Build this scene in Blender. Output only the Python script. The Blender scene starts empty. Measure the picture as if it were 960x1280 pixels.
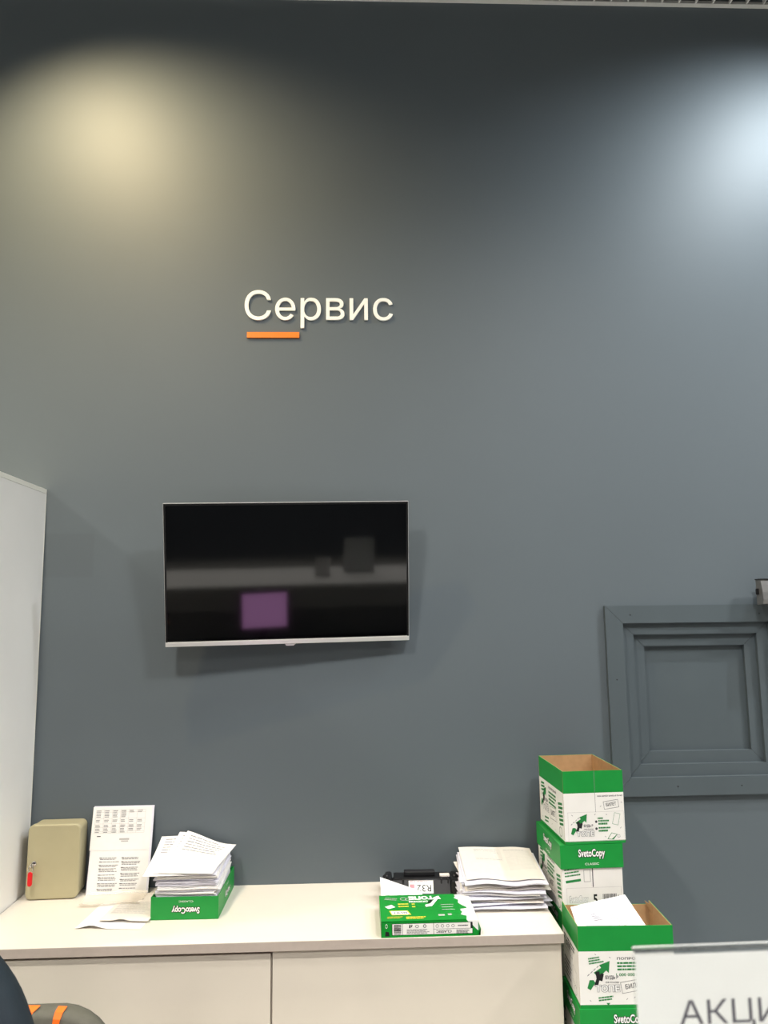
import bpy, bmesh, math, random
from mathutils import Vector, Matrix, Euler

random.seed(7)
S = bpy.context.scene
COL = S.collection
R = math.radians

# ------------------------------------------------------------------ camera
CAM_Y, CAM_Z, F_PX = -2.95, 1.70, 930.0
cam_d = bpy.data.cameras.new('camera')
cam_d.sensor_fit = 'VERTICAL'
cam_d.sensor_height = 36.0
cam_d.lens = 36.0 * F_PX / 1280.0
cam_d.clip_start = 0.05
cam_d.dof.use_dof = True
cam_d.dof.focus_distance = 2.8
cam_d.dof.aperture_fstop = 7.5
cam = bpy.data.objects.new('camera', cam_d)
COL.objects.link(cam)
rt = Vector((0.99929107, -0.03581462, -0.01160495))      # image right in world axes
dn = Vector((-0.00678215, 0.13195358, -0.99123269))      # image down
fw = Vector((0.03703194, 0.99060868, 0.13161713))        # view direction
cam.matrix_world = Matrix(((rt.x, -dn.x, -fw.x, 0.0), (rt.y, -dn.y, -fw.y, CAM_Y),
                           (rt.z, -dn.z, -fw.z, CAM_Z), (0, 0, 0, 1)))
S.camera = cam

# ------------------------------------------------------------------ world, exposure
world = bpy.data.worlds.new('world')
S.world = world
world.use_nodes = True
world.node_tree.nodes['Background'].inputs[0].default_value = (0.8, 0.85, 0.9, 1)
world.node_tree.nodes['Background'].inputs[1].default_value = 0.05
S.view_settings.view_transform = 'Standard'
S.view_settings.look = 'None'
S.view_settings.gamma = 1.0
S.view_settings.exposure = -0.16
S.view_settings.use_curve_mapping = False

# general light of the shop: soft luminaires in the louvre ceiling (name, x, y, watts, size, colour)
CEIL = 4.36
GENERAL = [(-3.7, -1.5, 150, (1.0, 0.95, 0.86), 150, 0.85, 0.11), (-1.2, -2.2, 125, (1.0, 0.95, 0.86), 150, 0.85, 0.16),
           (1.2, -2.2, 120, (1.0, 0.98, 0.95), 150, 0.85, 0.16), (3.7, -1.5, 190, (1.0, 0.97, 0.93), 150, 0.85, 0.16),
           (-2.4, -4.6, 150, (1.0, 0.97, 0.92), 116, 0.4, 0.45), (0.0, -4.6, 200, (1.0, 0.97, 0.92), 116, 0.4, 0.45),
           (2.4, -4.6, 150, (1.0, 0.98, 0.95), 116, 0.4, 0.45)]
WALL_WASH = [(-1.28, -0.86, 195, (1.0, 0.79, 0.47), (-0.82, 0.0, 2.75)),
             (2.26, -0.86, 215, (0.88, 0.96, 1.0), (1.72, 0.0, 2.75))]

# ------------------------------------------------------------------ helpers
def lin(c):
    c = c / 255.0
    return c / 12.92 if c <= 0.04045 else ((c + 0.055) / 1.055) ** 2.4

def rgb(r, g, b):
    return (lin(r), lin(g), lin(b), 1.0)

MATS = {}
def mat(name, col, rough=0.5, vary=0.06, scale=30.0, metal=0.0, bump=0.0, bscale=200.0,
        spec=0.5, emit=None, emit_s=0.0, coat=0.0, trans=0.0, ior=1.45):
    m = bpy.data.materials.new(name)
    m.use_nodes = True
    nt = m.node_tree
    b = nt.nodes['Principled BSDF']
    tc = nt.nodes.new('ShaderNodeTexCoord')
    if vary:
        nz = nt.nodes.new('ShaderNodeTexNoise')
        nz.inputs['Scale'].default_value = scale
        nz.inputs['Detail'].default_value = 4
        nt.links.new(tc.outputs['Object'], nz.inputs['Vector'])
        rp = nt.nodes.new('ShaderNodeValToRGB')
        rp.color_ramp.elements[0].position = 0.3
        rp.color_ramp.elements[1].position = 0.7
        rp.color_ramp.elements[0].color = tuple(x * (1 - vary) for x in col[:3]) + (1,)
        rp.color_ramp.elements[1].color = tuple(min(1, x * (1 + vary)) for x in col[:3]) + (1,)
        nt.links.new(nz.outputs['Fac'], rp.inputs['Fac'])
        nt.links.new(rp.outputs['Color'], b.inputs['Base Color'])
    else:
        b.inputs['Base Color'].default_value = col
    b.inputs['Roughness'].default_value = rough
    b.inputs['Metallic'].default_value = metal
    b.inputs['Specular IOR Level'].default_value = spec
    b.inputs['Coat Weight'].default_value = coat
    b.inputs['Transmission Weight'].default_value = trans
    b.inputs['IOR'].default_value = ior
    if emit:
        b.inputs['Emission Color'].default_value = emit
        b.inputs['Emission Strength'].default_value = emit_s
    if bump:
        n2 = nt.nodes.new('ShaderNodeTexNoise')
        n2.inputs['Scale'].default_value = bscale
        n2.inputs['Detail'].default_value = 3
        nt.links.new(tc.outputs['Object'], n2.inputs['Vector'])
        bp = nt.nodes.new('ShaderNodeBump')
        bp.inputs['Strength'].default_value = bump
        bp.inputs['Distance'].default_value = 0.002
        nt.links.new(n2.outputs['Fac'], bp.inputs['Height'])
        nt.links.new(bp.outputs['Normal'], b.inputs['Normal'])
    MATS[name] = m
    return m

class MB:
    """collects vertices and faces (with a material index) and links them as ONE mesh object"""
    def __init__(s):
        s.v, s.f, s.mi, s.sm = [], [], [], []
    def add(s, vs, fs, mi=0, smooth=False, M=None):
        o = len(s.v)
        s.v += [tuple(M @ Vector(p)) if M else tuple(p) for p in vs]
        s.f += [tuple(i + o for i in f) for f in fs]
        s.mi += [mi] * len(fs)
        s.sm += [smooth] * len(fs)
        return s
    def box(s, x0, x1, y0, y1, z0, z1, mi=0, M=None):
        v = [(x, y, z) for z in (z0, z1) for y in (y0, y1) for x in (x0, x1)]
        f = [(0, 2, 3, 1), (4, 5, 7, 6), (0, 1, 5, 4), (2, 6, 7, 3), (0, 4, 6, 2), (1, 3, 7, 5)]
        return s.add(v, f, mi, False, M)
    def bbox(s, x0, x1, y0, y1, z0, z1, r=0.002, seg=2, mi=0, M=None):
        bm = bmesh.new()
        bmesh.ops.create_cube(bm, size=1)
        for v in bm.verts:
            v.co = Vector(((x0 + x1) / 2 + v.co.x * (x1 - x0), (y0 + y1) / 2 + v.co.y * (y1 - y0),
                           (z0 + z1) / 2 + v.co.z * (z1 - z0)))
        bmesh.ops.bevel(bm, geom=list(bm.edges), offset=r, segments=seg, affect='EDGES', profile=0.5)
        bm.verts.index_update()
        s.add([v.co[:] for v in bm.verts], [[v.index for v in f.verts] for f in bm.faces], mi, False, M)
        bm.free()
        return s
    def prism(s, pts, y0, y1, mi=0, M=None, smooth=False):
        """pts: polygon in x,z; extruded along y"""
        n = len(pts)
        v = [(p[0], y0, p[1]) for p in pts] + [(p[0], y1, p[1]) for p in pts]
        f = [tuple(range(n)), tuple(range(2 * n - 1, n - 1, -1))]
        f += [(i, i + n, (i + 1) % n + n, (i + 1) % n) for i in range(n)]
        return s.add(v, f, mi, smooth, M)
    def lathe(s, prof, n=20, mi=0, M=None, smooth=True):
        """prof: (radius, z) list around the z axis"""
        v, f = [], []
        for r, z in prof:
            for k in range(n):
                a = 2 * math.pi * k / n
                v.append((r * math.cos(a), r * math.sin(a), z))
        for j in range(len(prof) - 1):
            for k in range(n):
                f.append((j * n + k, j * n + (k + 1) % n, (j + 1) * n + (k + 1) % n, (j + 1) * n + k))
        f.append(tuple(range(n - 1, -1, -1)))
        f.append(tuple(range((len(prof) - 1) * n, len(prof) * n)))
        return s.add(v, f, mi, smooth, M)
    def tube(s, pts, r, n=8, mi=0, M=None, closed=False):
        pts = [Vector(p) for p in pts]
        m = len(pts)
        v, f = [], []
        up = Vector((0, 0, 1))
        for i, p in enumerate(pts):
            a = pts[(i - 1) % m] if (closed or i > 0) else p
            b = pts[(i + 1) % m] if (closed or i < m - 1) else p
            t = (b - a).normalized()
            w = up if abs(t.dot(up)) < 0.9 else Vector((1, 0, 0))
            e1 = t.cross(w).normalized()
            e2 = t.cross(e1)
            rr = r[i] if isinstance(r, (list, tuple)) else r
            for k in range(n):
                q = 2 * math.pi * k / n
                v.append(tuple(p + e1 * rr * math.cos(q) + e2 * rr * math.sin(q)))
        for i in range(m if closed else m - 1):
            j = (i + 1) % m
            for k in range(n):
                f.append((i * n + k, i * n + (k + 1) % n, j * n + (k + 1) % n, j * n + k))
        if not closed:
            f.append(tuple(range(n - 1, -1, -1)))
            f.append(tuple(range((m - 1) * n, m * n)))
        return s.add(v, f, mi, True, M)
    def mesh(s, name, mats):
        me = bpy.data.meshes.new(name)
        me.from_pydata(s.v, [], s.f)
        if not isinstance(mats, (list, tuple)):
            mats = [mats]
        for m in mats:
            me.materials.append(MATS[m] if isinstance(m, str) else m)
        for p, i, k in zip(me.polygons, s.mi, s.sm):
            p.material_index = i
            p.use_smooth = k
        me.update()
        return me
    def build(s, name, mats, parent=None, loc=None):
        return link(name, s.mesh(name, mats), parent, loc)

def link(name, me, parent=None, loc=None, rot=None):
    o = bpy.data.objects.new(name, me)
    COL.objects.link(o)
    if parent:
        o.parent = parent
    if loc:
        o.location = loc
    if rot:
        o.rotation_euler = rot
    return o

def tag(o, label, cat, group=None):
    o['label'] = label
    o['category'] = cat
    if group:
        o['group'] = group
    return o

def thing(name, label, cat, loc=(0, 0, 0), rot=(0, 0, 0), group=None):
    o = bpy.data.objects.new(name, None)
    COL.objects.link(o)
    o.empty_display_size = 0.05
    o.location = loc
    o.rotation_euler = rot
    return tag(o, label, cat, group)

def struct(o):
    o['kind'] = 'structure'
    return o

# text outlines from the built-in font, fitted to a box
_TXT = {}
def text_mesh(s, bold=0.0, extrude=0.0, res=3):
    key = (s, bold, extrude, res)
    if key in _TXT:
        return _TXT[key]
    cu = bpy.data.curves.new('lettering', 'FONT')
    cu.body = s
    cu.size = 1
    cu.offset = bold
    cu.extrude = extrude
    cu.resolution_u = res
    ob = bpy.data.objects.new('lettering', cu)
    COL.objects.link(ob)
    dg = bpy.context.evaluated_depsgraph_get()
    dg.update()
    me = bpy.data.meshes.new_from_object(ob.evaluated_get(dg))
    v = [tuple(p.co) for p in me.vertices]
    f = [tuple(p.vertices) for p in me.polygons]
    bpy.data.objects.remove(ob)
    bpy.data.curves.remove(cu)
    bpy.data.meshes.remove(me)
    _TXT[key] = (v, f)
    return v, f

class Decal:
    """flat print on a face: origin o, axes u (right) and v (up); several inks in one mesh"""
    def __init__(s, o, u, v, lift=0.0004, warp=None):
        s.o, s.u, s.vv = Vector(o), Vector(u).normalized(), Vector(v).normalized()
        s.n = s.u.cross(s.vv)
        s.mb, s.inks, s.lift, s.warp = MB(), [], lift, warp
    def ink(s, m):
        if m not in s.inks:
            s.inks.append(m)
        return s.inks.index(m)
    def put(s, pts, faces, ink, layer=1):
        h = s.lift * layer
        if s.warp:
            P = [s.warp(x, y, h) for x, y in pts]
        else:
            P = [tuple(s.o + s.u * x + s.vv * y + s.n * h) for x, y in pts]
        s.mb.add(P, faces, s.ink(ink))
    def poly(s, pts, ink, layer=1):
        s.put(pts, [tuple(range(len(pts)))], ink, layer)
    def rect(s, x, y, w, h, ink, layer=1, rot=0.0, n=1):
        c, sn = math.cos(rot), math.sin(rot)
        cx, cy = x + w / 2, y + h / 2
        pts, fs = [], []
        for i in range(n + 1):
            for j in (0, 1):
                a, b = -w / 2 + w * i / n, -h / 2 + h * j
                pts.append((cx + a * c - b * sn, cy + a * sn + b * c))
        for i in range(n):
            fs.append((2 * i, 2 * i + 2, 2 * i + 3, 2 * i + 1))
        s.put(pts, fs, ink, layer)
    def frame(s, x, y, w, h, t, ink, layer=1, rot=0.0):
        c, sn = math.cos(rot), math.sin(rot)
        cx, cy = x + w / 2, y + h / 2
        def q(a, b):
            return (cx + a * c - b * sn, cy + a * sn + b * c)
        W, H = w / 2, h / 2
        o = [q(-W, -H), q(W, -H), q(W, H), q(-W, H)]
        i = [q(-W + t, -H + t), q(W - t, -H + t), q(W - t, H - t), q(-W + t, H - t)]
        s.put(o + i, [(k, (k + 1) % 4, 4 + (k + 1) % 4, 4 + k) for k in range(4)], ink, layer)
    def line(s, x0, y0, x1, y1, t, ink, layer=1):
        L = math.hypot(x1 - x0, y1 - y0)
        s.rect((x0 + x1) / 2 - L / 2, (y0 + y1) / 2 - t / 2, L, t, ink, layer, math.atan2(y1 - y0, x1 - x0))
    def ring(s, x, y, r, t, ink, layer=1, n=12, sx=1.0):
        pts = []
        for k in range(n):
            a = 2 * math.pi * k / n
            pts += [(x + sx * r * math.cos(a), y + r * math.sin(a)),
                    (x + sx * (r - t) * math.cos(a), y + (r - t) * math.sin(a))]
        s.put(pts, [(2 * k, (2 * k + 2) % (2 * n), (2 * k + 3) % (2 * n), 2 * k + 1) for k in range(n)], ink, layer)
    def text(s, t, x, y, w, h, ink, layer=1, rot=0.0, bold=0.0):
        v, f = text_mesh(t, bold)
        xs, ys = [p[0] for p in v], [p[1] for p in v]
        x0, x1, y0, y1 = min(xs), max(xs), min(ys), max(ys)
        c, sn = math.cos(rot), math.sin(rot)
        pts = []
        for p in v:
            a = (p[0] - x0) / (x1 - x0) * w - w / 2
            b = (p[1] - y0) / (y1 - y0) * h - h / 2
            pts.append((x + w / 2 + a * c - b * sn, y + h / 2 + a * sn + b * c))
        s.put(pts, f, ink, layer)
    def lines(s, x, y, w, n, pitch, th, ink, rot=0.0, seed=0, layer=1, seg=1):
        """unreadable small print: broken bars"""
        rd = random.Random(seed)
        c, sn = math.cos(rot), math.sin(rot)
        for i in range(n):
            a, end = 0.0, w * rd.uniform(0.75, 1.0)
            while a < end:
                L = min(end - a, w * rd.uniform(0.06, 0.2))
                cx, cy = a + L / 2, -i * pitch
                px, py = x + cx * c - cy * sn, y + cx * sn + cy * c
                s.rect(px - L / 2, py - th / 2, L, th, ink, layer, rot)
                a += L + w * 0.02
    def build(s, name, parent):
        o = s.mb.build(name, s.inks, parent)
        if name == 'printed_artwork':
            o['kind'] = 'stuff'          # small print, too fine to pick apart
        return o

# ------------------------------------------------------------------ materials
mat('ceiling_white', rgb(242, 242, 240), 0.5, 0.02)
mat('plenum_dark', rgb(40, 42, 45), 0.9, 0.1, 3)
mat('trim_grey', rgb(225, 226, 224), 0.45, 0.03)
mat('floor_tile', rgb(168, 166, 160), 0.35, 0.08, 4)
mat('side_wall', rgb(168, 170, 170), 0.6, 0.03, 3)
mat('shop_wall', rgb(70, 76, 82), 0.6, 0.05, 3)
mat('letter_white', rgb(250, 250, 244), 0.4, 0.01)
mat('letter_orange', rgb(246, 128, 22), 0.4, 0.02)
mat('tv_black', rgb(12, 12, 13), 0.3, 0.02)
mat('tv_screen', rgb(3, 3, 4), 0.06, 0.0, spec=0.55)
mat('tv_silver', rgb(222, 222, 220), 0.3, 0.02, metal=0.4)
mat('cab_white', rgb(240, 239, 236), 0.42, 0.015, 5)
mat('cab_edge', rgb(238, 237, 228), 0.4, 0.01, 5)
mat('low_front', rgb(214, 206, 192), 0.42, 0.02, 6)
mat('worktop', rgb(222, 215, 203), 0.33, 0.012, 8)
mat('worktop_edge', rgb(182, 170, 160), 0.45, 0.03, 60)
mat('hatch_paint', rgb(79, 88, 93), 0.42, 0.03, 6, bump=0.04)
mat('screw_dark', rgb(40, 43, 45), 0.5, 0.0)
mat('grey_metal', rgb(128, 128, 128), 0.35, 0.03, metal=0.5)
mat('keybox', rgb(172, 164, 132), 0.38, 0.03, 12, bump=0.05, bscale=400)
mat('chrome', rgb(215, 215, 215), 0.15, 0.0, metal=1.0)
mat('red_plastic', rgb(212, 20, 26), 0.35, 0.04)
mat('paper', rgb(238, 236, 234), 0.7, 0.015, 40)
mat('paper_cool', rgb(226, 225, 236), 0.7, 0.02, 40)
mat('paper_warm', rgb(230, 223, 214), 0.7, 0.02, 40)
mat('ink_dark', rgb(70, 70, 74), 0.7, 0.0)
mat('ink_grey', rgb(122, 121, 122), 0.7, 0.0)
mat('ink_pale', rgb(186, 183, 181), 0.7, 0.0)
mat('ink_shade', rgb(221, 216, 208), 0.7, 0.03, 60)
mat('ink_black', rgb(22, 22, 24), 0.6, 0.0)
mat('ink_green', rgb(30, 128, 62), 0.55, 0.0)
mat('ink_white', rgb(245, 245, 242), 0.55, 0.0)
mat('ink_yellow', rgb(228, 208, 70), 0.55, 0.0)
mat('ink_purple', rgb(84, 80, 92), 0.55, 0.0)
mat('ink_pink', rgb(226, 150, 160), 0.55, 0.0)
mat('carton_green', rgb(22, 142, 58), 0.42, 0.04, 15)
mat('carton_white', rgb(236, 234, 229), 0.5, 0.02, 15)
mat('kraft', rgb(176, 140, 100), 0.75, 0.08, 40)
mat('ream_green', rgb(16, 138, 46), 0.3, 0.05, 15)
mat('cartridge', rgb(20, 20, 22), 0.35, 0.1, 40)
mat('cartridge_rib', rgb(30, 30, 33), 0.45, 0.1, 40)
mat('acrylic', rgb(250, 252, 252), 0.03, 0.0, trans=1.0, ior=1.49)
def thin_clear(name):
    # thin clear sheet: light passes straight through, with a slight gloss
    m = bpy.data.materials.new(name)
    m.use_nodes = True
    nt = m.node_tree
    nt.nodes.remove(nt.nodes['Principled BSDF'])
    tr_ = nt.nodes.new('ShaderNodeBsdfTransparent')
    tr_.inputs['Color'].default_value = (0.96, 0.97, 0.97, 1)
    gl = nt.nodes.new('ShaderNodeBsdfGlossy')
    gl.inputs['Roughness'].default_value = 0.05
    mx = nt.nodes.new('ShaderNodeMixShader')
    mx.inputs[0].default_value = 0.05
    nt.links.new(tr_.outputs[0], mx.inputs[1])
    nt.links.new(gl.outputs[0], mx.inputs[2])
    nt.links.new(mx.outputs[0], nt.nodes['Material Output'].inputs[0])
    MATS[name] = m
thin_clear('acrylic_sheet')
mat('plastic_sleeve', rgb(246, 238, 224), 0.2, 0.0)
MATS['plastic_sleeve'].node_tree.nodes['Principled BSDF'].inputs['Alpha'].default_value = 0.35
mat('jacket', rgb(17, 31, 39), 0.75, 0.12, 25, bump=0.3, bscale=120)
mat('trousers', rgb(28, 30, 36), 0.8, 0.1, 25)
mat('skin', rgb(206, 160, 132), 0.5, 0.04, 20)
mat('hair', rgb(34, 27, 22), 0.6, 0.2, 80)
mat('shoe', rgb(20, 20, 20), 0.4, 0.05)
mat('eye_white', rgb(235, 232, 228), 0.2, 0.0)
mat('chair_grey', rgb(88, 87, 77), 0.75, 0.08, 60, bump=0.15, bscale=500)
mat('chair_orange', rgb(238, 110, 28), 0.6, 0.05)
mat('chair_black', rgb(24, 24, 26), 0.4, 0.04)
mat('desk_dark', rgb(58, 58, 60), 0.5, 0.04, 8)
mat('monitor_black', rgb(16, 16, 18), 0.35, 0.0)
mat('monitor_screen', rgb(20, 20, 20), 0.3, 0.0, emit=rgb(226, 160, 222), emit_s=5.0)
mat('lamp_white', rgb(230, 230, 230), 0.4, 0.0)
mat('lamp_lens', rgb(255, 250, 240), 0.4, 0.0, emit=(1, 0.95, 0.88, 1), emit_s=12)

def wall_material():
    m = mat('wall_paint', rgb(90, 99, 105), 0.54, 0.02, 1.6, bump=0.05, bscale=350, spec=0.5)
    nt = m.node_tree
    b = nt.nodes['Principled BSDF']
    src = b.inputs['Base Color'].links[0].from_socket
    tc = nt.nodes.new('ShaderNodeTexCoord')
    sp = nt.nodes.new('ShaderNodeSeparateXYZ')
    nt.links.new(tc.outputs['Object'], sp.inputs[0])
    def rng(out, a, bb):
        outs = []
        for edge, s in ((a, 1), (bb, -1)):
            mr = nt.nodes.new('ShaderNodeMapRange')
            mr.interpolation_type = 'SMOOTHSTEP'
            mr.inputs['From Min'].default_value = edge - 0.008
            mr.inputs['From Max'].default_value = edge + 0.008
            mr.inputs['To Min'].default_value = 0 if s > 0 else 1
            mr.inputs['To Max'].default_value = 1 if s > 0 else 0
            nt.links.new(out, mr.inputs['Value'])
            outs.append(mr.outputs[0])
        mu = nt.nodes.new('ShaderNodeMath')
        mu.operation = 'MULTIPLY'
        nt.links.new(outs[0], mu.inputs[0])
        nt.links.new(outs[1], mu.inputs[1])
        return mu.outputs[0]
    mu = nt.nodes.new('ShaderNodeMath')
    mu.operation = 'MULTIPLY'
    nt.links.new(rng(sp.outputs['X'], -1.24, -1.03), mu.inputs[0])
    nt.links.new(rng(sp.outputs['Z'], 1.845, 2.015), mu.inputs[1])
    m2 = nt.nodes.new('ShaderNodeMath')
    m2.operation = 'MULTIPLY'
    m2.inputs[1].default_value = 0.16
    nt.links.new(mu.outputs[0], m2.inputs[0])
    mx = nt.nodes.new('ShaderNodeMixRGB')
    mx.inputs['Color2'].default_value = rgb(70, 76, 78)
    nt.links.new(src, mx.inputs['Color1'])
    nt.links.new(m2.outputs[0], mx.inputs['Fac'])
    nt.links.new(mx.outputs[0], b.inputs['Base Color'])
wall_material()

# ------------------------------------------------------------------ room shell
X0, X1, Y0 = -5.0, 5.0, -7.0
SLAB = 4.95
OX0, OX1, OZ0, OZ1 = 1.03, 1.654, 1.034, 1.659       # opening behind the hatch
struct(MB().box(X0, OX0, 0, 0.15, 0, SLAB).box(OX1, X1, 0, 0.15, 0, SLAB).box(OX0, OX1, 0, 0.15, 0, OZ0)
       .box(OX0, OX1, 0, 0.15, OZ1, SLAB).box(OX0, OX1, 0.09, 0.15, OZ0, OZ1).build('wall_back', 'wall_paint'))
struct(MB().box(X0 - 0.15, X0, Y0, 0, 0, SLAB).build('wall_left', 'side_wall'))
struct(MB().box(X1, X1 + 0.15, Y0, 0, 0, SLAB).build('wall_right', 'side_wall'))
struct(MB().box(X0, X1, Y0 - 0.15, Y0, 0, SLAB).build('wall_front', 'shop_wall'))
struct(MB().box(X0, X1, Y0, 0, -0.15, 0).build('floor', 'floor_tile'))
ceil = struct(MB().box(X0, X1, Y0, 0, SLAB, SLAB + 0.1).build('ceiling', 'plenum_dark'))
struct(MB().box(X0, X1, -0.022, -0.0005, CEIL - 0.001, CEIL + 0.002)
       .box(X0, X1, -0.003, -0.0005, CEIL + 0.002, CEIL + 0.03).build('trim_1', 'trim_grey'))
CELL = 0.0765
blade = MB().box(-0.003, 0.003, Y0, -0.023, CEIL, CEIL + 0.045).mesh('louver_blade', 'ceiling_white')
n = int((X1 - X0) / CELL)
for i in range(n):
    link('louver_blade', blade, ceil, (X0 + 0.02 + i * CELL, 0, 0))
blade = MB().box(X0, X1, -0.003, 0.003, CEIL + 0.0005, CEIL + 0.0445).mesh('louver_blade', 'ceiling_white')
for i in range(int(-Y0 / CELL)):
    link('louver_blade', blade, ceil, (0, -0.023 - 0.03 - i * CELL, 0))

# lamps hanging just under the louvre
def downlight(x, y, w, col, size, blend, rad):
    t = thing('ceiling_downlight', 'white round downlight hanging under the louvre ceiling', 'lamp',
              (x, y, CEIL - 0.12), group='downlights of the shop')
    k = rad - 0.1
    MB().lathe([(0.09 + k, 0.118), (0.10 + k, 0.10), (0.10 + k, 0.0), (0.092 + k, 0.0), (0.085 + k, 0.02)], 32).build('housing', 'lamp_white', t)
    MB().lathe([(0.084 + k, 0.018), (0.084 + k, 0.022)], 32).build('lens', 'lamp_lens', t)
    ld = bpy.data.lights.new('downlight', 'SPOT')
    ld.energy = w
    ld.color = col
    ld.spot_size = R(size)
    ld.spot_blend = blend
    ld.shadow_soft_size = rad
    lo = bpy.data.objects.new('light', ld)
    COL.objects.link(lo)
    lo.parent = t
    lo.location = (0, 0, -0.01)
for x, y, w, c, a, bl, ra in GENERAL:
    downlight(x, y, w * 4, c, a, bl, ra)

def spot(x, y, w, col, aim, label):
    t = thing('track_spotlight', label, 'lamp', (x, y, CEIL - 0.07))
    MB().tube([(0, 0, 0.07), (0, 0, 0.03)], 0.012).build('stem', 'lamp_white', t)
    d = (Vector(aim) - Vector((x, y, CEIL - 0.07))).normalized()
    q = d.to_track_quat('-Z', 'Y').to_matrix().to_4x4()
    MB().lathe([(0.03, 0.06), (0.045, 0.045), (0.045, -0.06), (0.04, -0.06), (0.036, -0.045)], 20, 0, q).build('housing', 'lamp_white', t)
    ld = bpy.data.lights.new('spotlight', 'SPOT')
    ld.energy = w
    ld.color = col
    ld.spot_size = R(112)
    ld.spot_blend = 1.0
    ld.shadow_soft_size = 0.03
    lo = bpy.data.objects.new('light', ld)
    COL.objects.link(lo)
    lo.parent = t
    lo.location = d * 0.07
    lo.rotation_euler = d.to_track_quat('-Z', 'Y').to_euler()
for (x, y, w, c, a), lb in zip(WALL_WASH, ('white spotlight washing the wall above the tall cabinet with warm light',
                                           'white spotlight washing the wall above the hatch with cool light')):
    spot(x, y, w, c, a, lb)

# ------------------------------------------------------------------ wall sign
t = thing('wall_lettering', 'raised white Cyrillic word reading Сервис with an orange bar on the wall', 'sign', (-0.149, 0, 2.815))
v, f = text_mesh('Сервис', 0.0, 0.03, 8)
xs, ys = [p[0] for p in v], [p[1] for p in v]
bx0, bx1, by0, by1 = min(xs), max(xs), min(ys), max(ys)
par = list(range(len(v)))
def find(a):
    while par[a] != a:
        par[a] = par[par[a]]
        a = par[a]
    return a
# front and back caps are not welded to the sides in converted text: weld by position first
pos = {}
for i, p in enumerate(v):
    k = tuple(round(c, 5) for c in p)
    if k in pos:
        par[find(i)] = find(pos[k])
    else:
        pos[k] = i
for fa in f:
    for q in fa[1:]:
        par[find(q)] = find(fa[0])
comps = {}
for fa in f:
    comps.setdefault(find(fa[0]), []).append(fa)
def mapv(p):
    return (-0.454 + 0.149 + (p[0] - bx0) / (bx1 - bx0) * 0.610, -0.0045 - p[2] * 0.13,
            2.857 - 2.815 + (p[1] - by0) / (by1 - by0) * 0.162)
def round_e(mb, x0, x1, z0, z1, y0, y1):
    # the built-in outline of this glyph does not fill cleanly, so it is drawn as a band and a bar
    cx, cz, rx, rz = (x0 + x1) / 2, (z0 + z1) / 2, (x1 - x0) / 2, (z1 - z0) / 2
    st = 0.0150
    n = 44
    a0, a1 = R(-2), R(324)
    v, f = [], []
    for k in range(n + 1):
        a = a0 + (a1 - a0) * k / n
        for q, y in ((0, y0), (st, y0), (st, y1), (0, y1)):
            v.append((cx + (rx - q) * math.cos(a), y, cz + (rz - q * 0.9) * math.sin(a)))
    for k in range(n):
        for q in range(4):
            f.append((4 * k + q, 4 * k + (q + 1) % 4, 4 * k + 4 + (q + 1) % 4, 4 * k + 4 + q))
    f += [(0, 3, 2, 1), (4 * n, 4 * n + 1, 4 * n + 2, 4 * n + 3)]
    mb.add(v, f)
    mb.box(x0 + st * 0.6, x1 - 0.0006, y0 + 0.0001, y1, cz - 0.0065, cz + 0.0055)
    return mb
for li, fs in enumerate(sorted(comps.values(), key=lambda c: min(v[i][0] for fa in c for i in fa))):
    idx = sorted({i for fa in fs for i in fa})
    mp = {o: k for k, o in enumerate(idx)}
    P = [mapv(v[i]) for i in idx]
    if li == 1:
        mb = round_e(MB(), min(q[0] for q in P), max(q[0] for q in P), min(q[2] for q in P), max(q[2] for q in P), min(q[1] for q in P), max(q[1] for q in P))
    else:
        mb = MB().add(P, [tuple(mp[i] for i in fa) for fa in fs])
    mb.build('letter', 'letter_white', t)
u = MB().box(-0.443 + 0.149, -0.230 + 0.149, -0.0085, -0.0005, 0.0, 0.0235).build('underline', 'letter_orange', t)
u['label'] = 'flat orange bar under the letters'

# ------------------------------------------------------------------ television
TVW, TVH = 0.916, 0.535
tv = thing('television', 'slim black flat-screen television with silver bottom edge, tilted on the wall', 'television',
           (-0.258, -0.072, 1.581), Euler((R(9.7), R(-0.75), R(3.7))))
w2 = TVW / 2
MB().bbox(-w2, w2, 0.004, 0.030, 0.016, TVH, 0.003).bbox(-w2 * 0.6, w2 * 0.6, 0.030, 0.05, 0.06, TVH * 0.55, 0.008).build('back_case', 'tv_black', tv)
MB().box(-w2 + 0.007, w2 - 0.007, 0.0018, 0.0038, 0.020, TVH - 0.008).build('screen', 'tv_screen', tv)
bz = MB()
bz.box(-w2, -w2 + 0.007, 0.0, 0.0039, 0.016, TVH).box(w2 - 0.007, w2, 0.0, 0.0039, 0.016, TVH)
bz.box(-w2 + 0.007, w2 - 0.007, 0.0, 0.0039, TVH - 0.008, TVH)
bz.build('bezel', 'tv_black', tv)
e = MB().box(-w2 - 0.001, w2 + 0.001, 0.001, 0.028, TVH, TVH + 0.0022)
e.box(-w2 - 0.0015, -w2, 0.002, 0.028, 0.0, TVH).box(w2, w2 + 0.0015, 0.002, 0.028, 0.0, TVH)
e.build('edge_trim', 'tv_silver', tv)
MB().bbox(-w2 - 0.001, w2 + 0.001, -0.0025, 0.03, 0.0, 0.0165, 0.0015).build('bottom_trim', 'tv_silver', tv)
MB().prism([(-0.016, -0.001), (-0.012, -0.008), (0.016, -0.008), (0.024, -0.001)], 0.0, 0.02).build('logo_tab', 'tv_silver', tv)
MB().box(w2 - 0.004, w2 + 0.003, 0.012, 0.028, 0.20, 0.26).build('port_flap', 'tv_black', tv)
br = MB()
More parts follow.
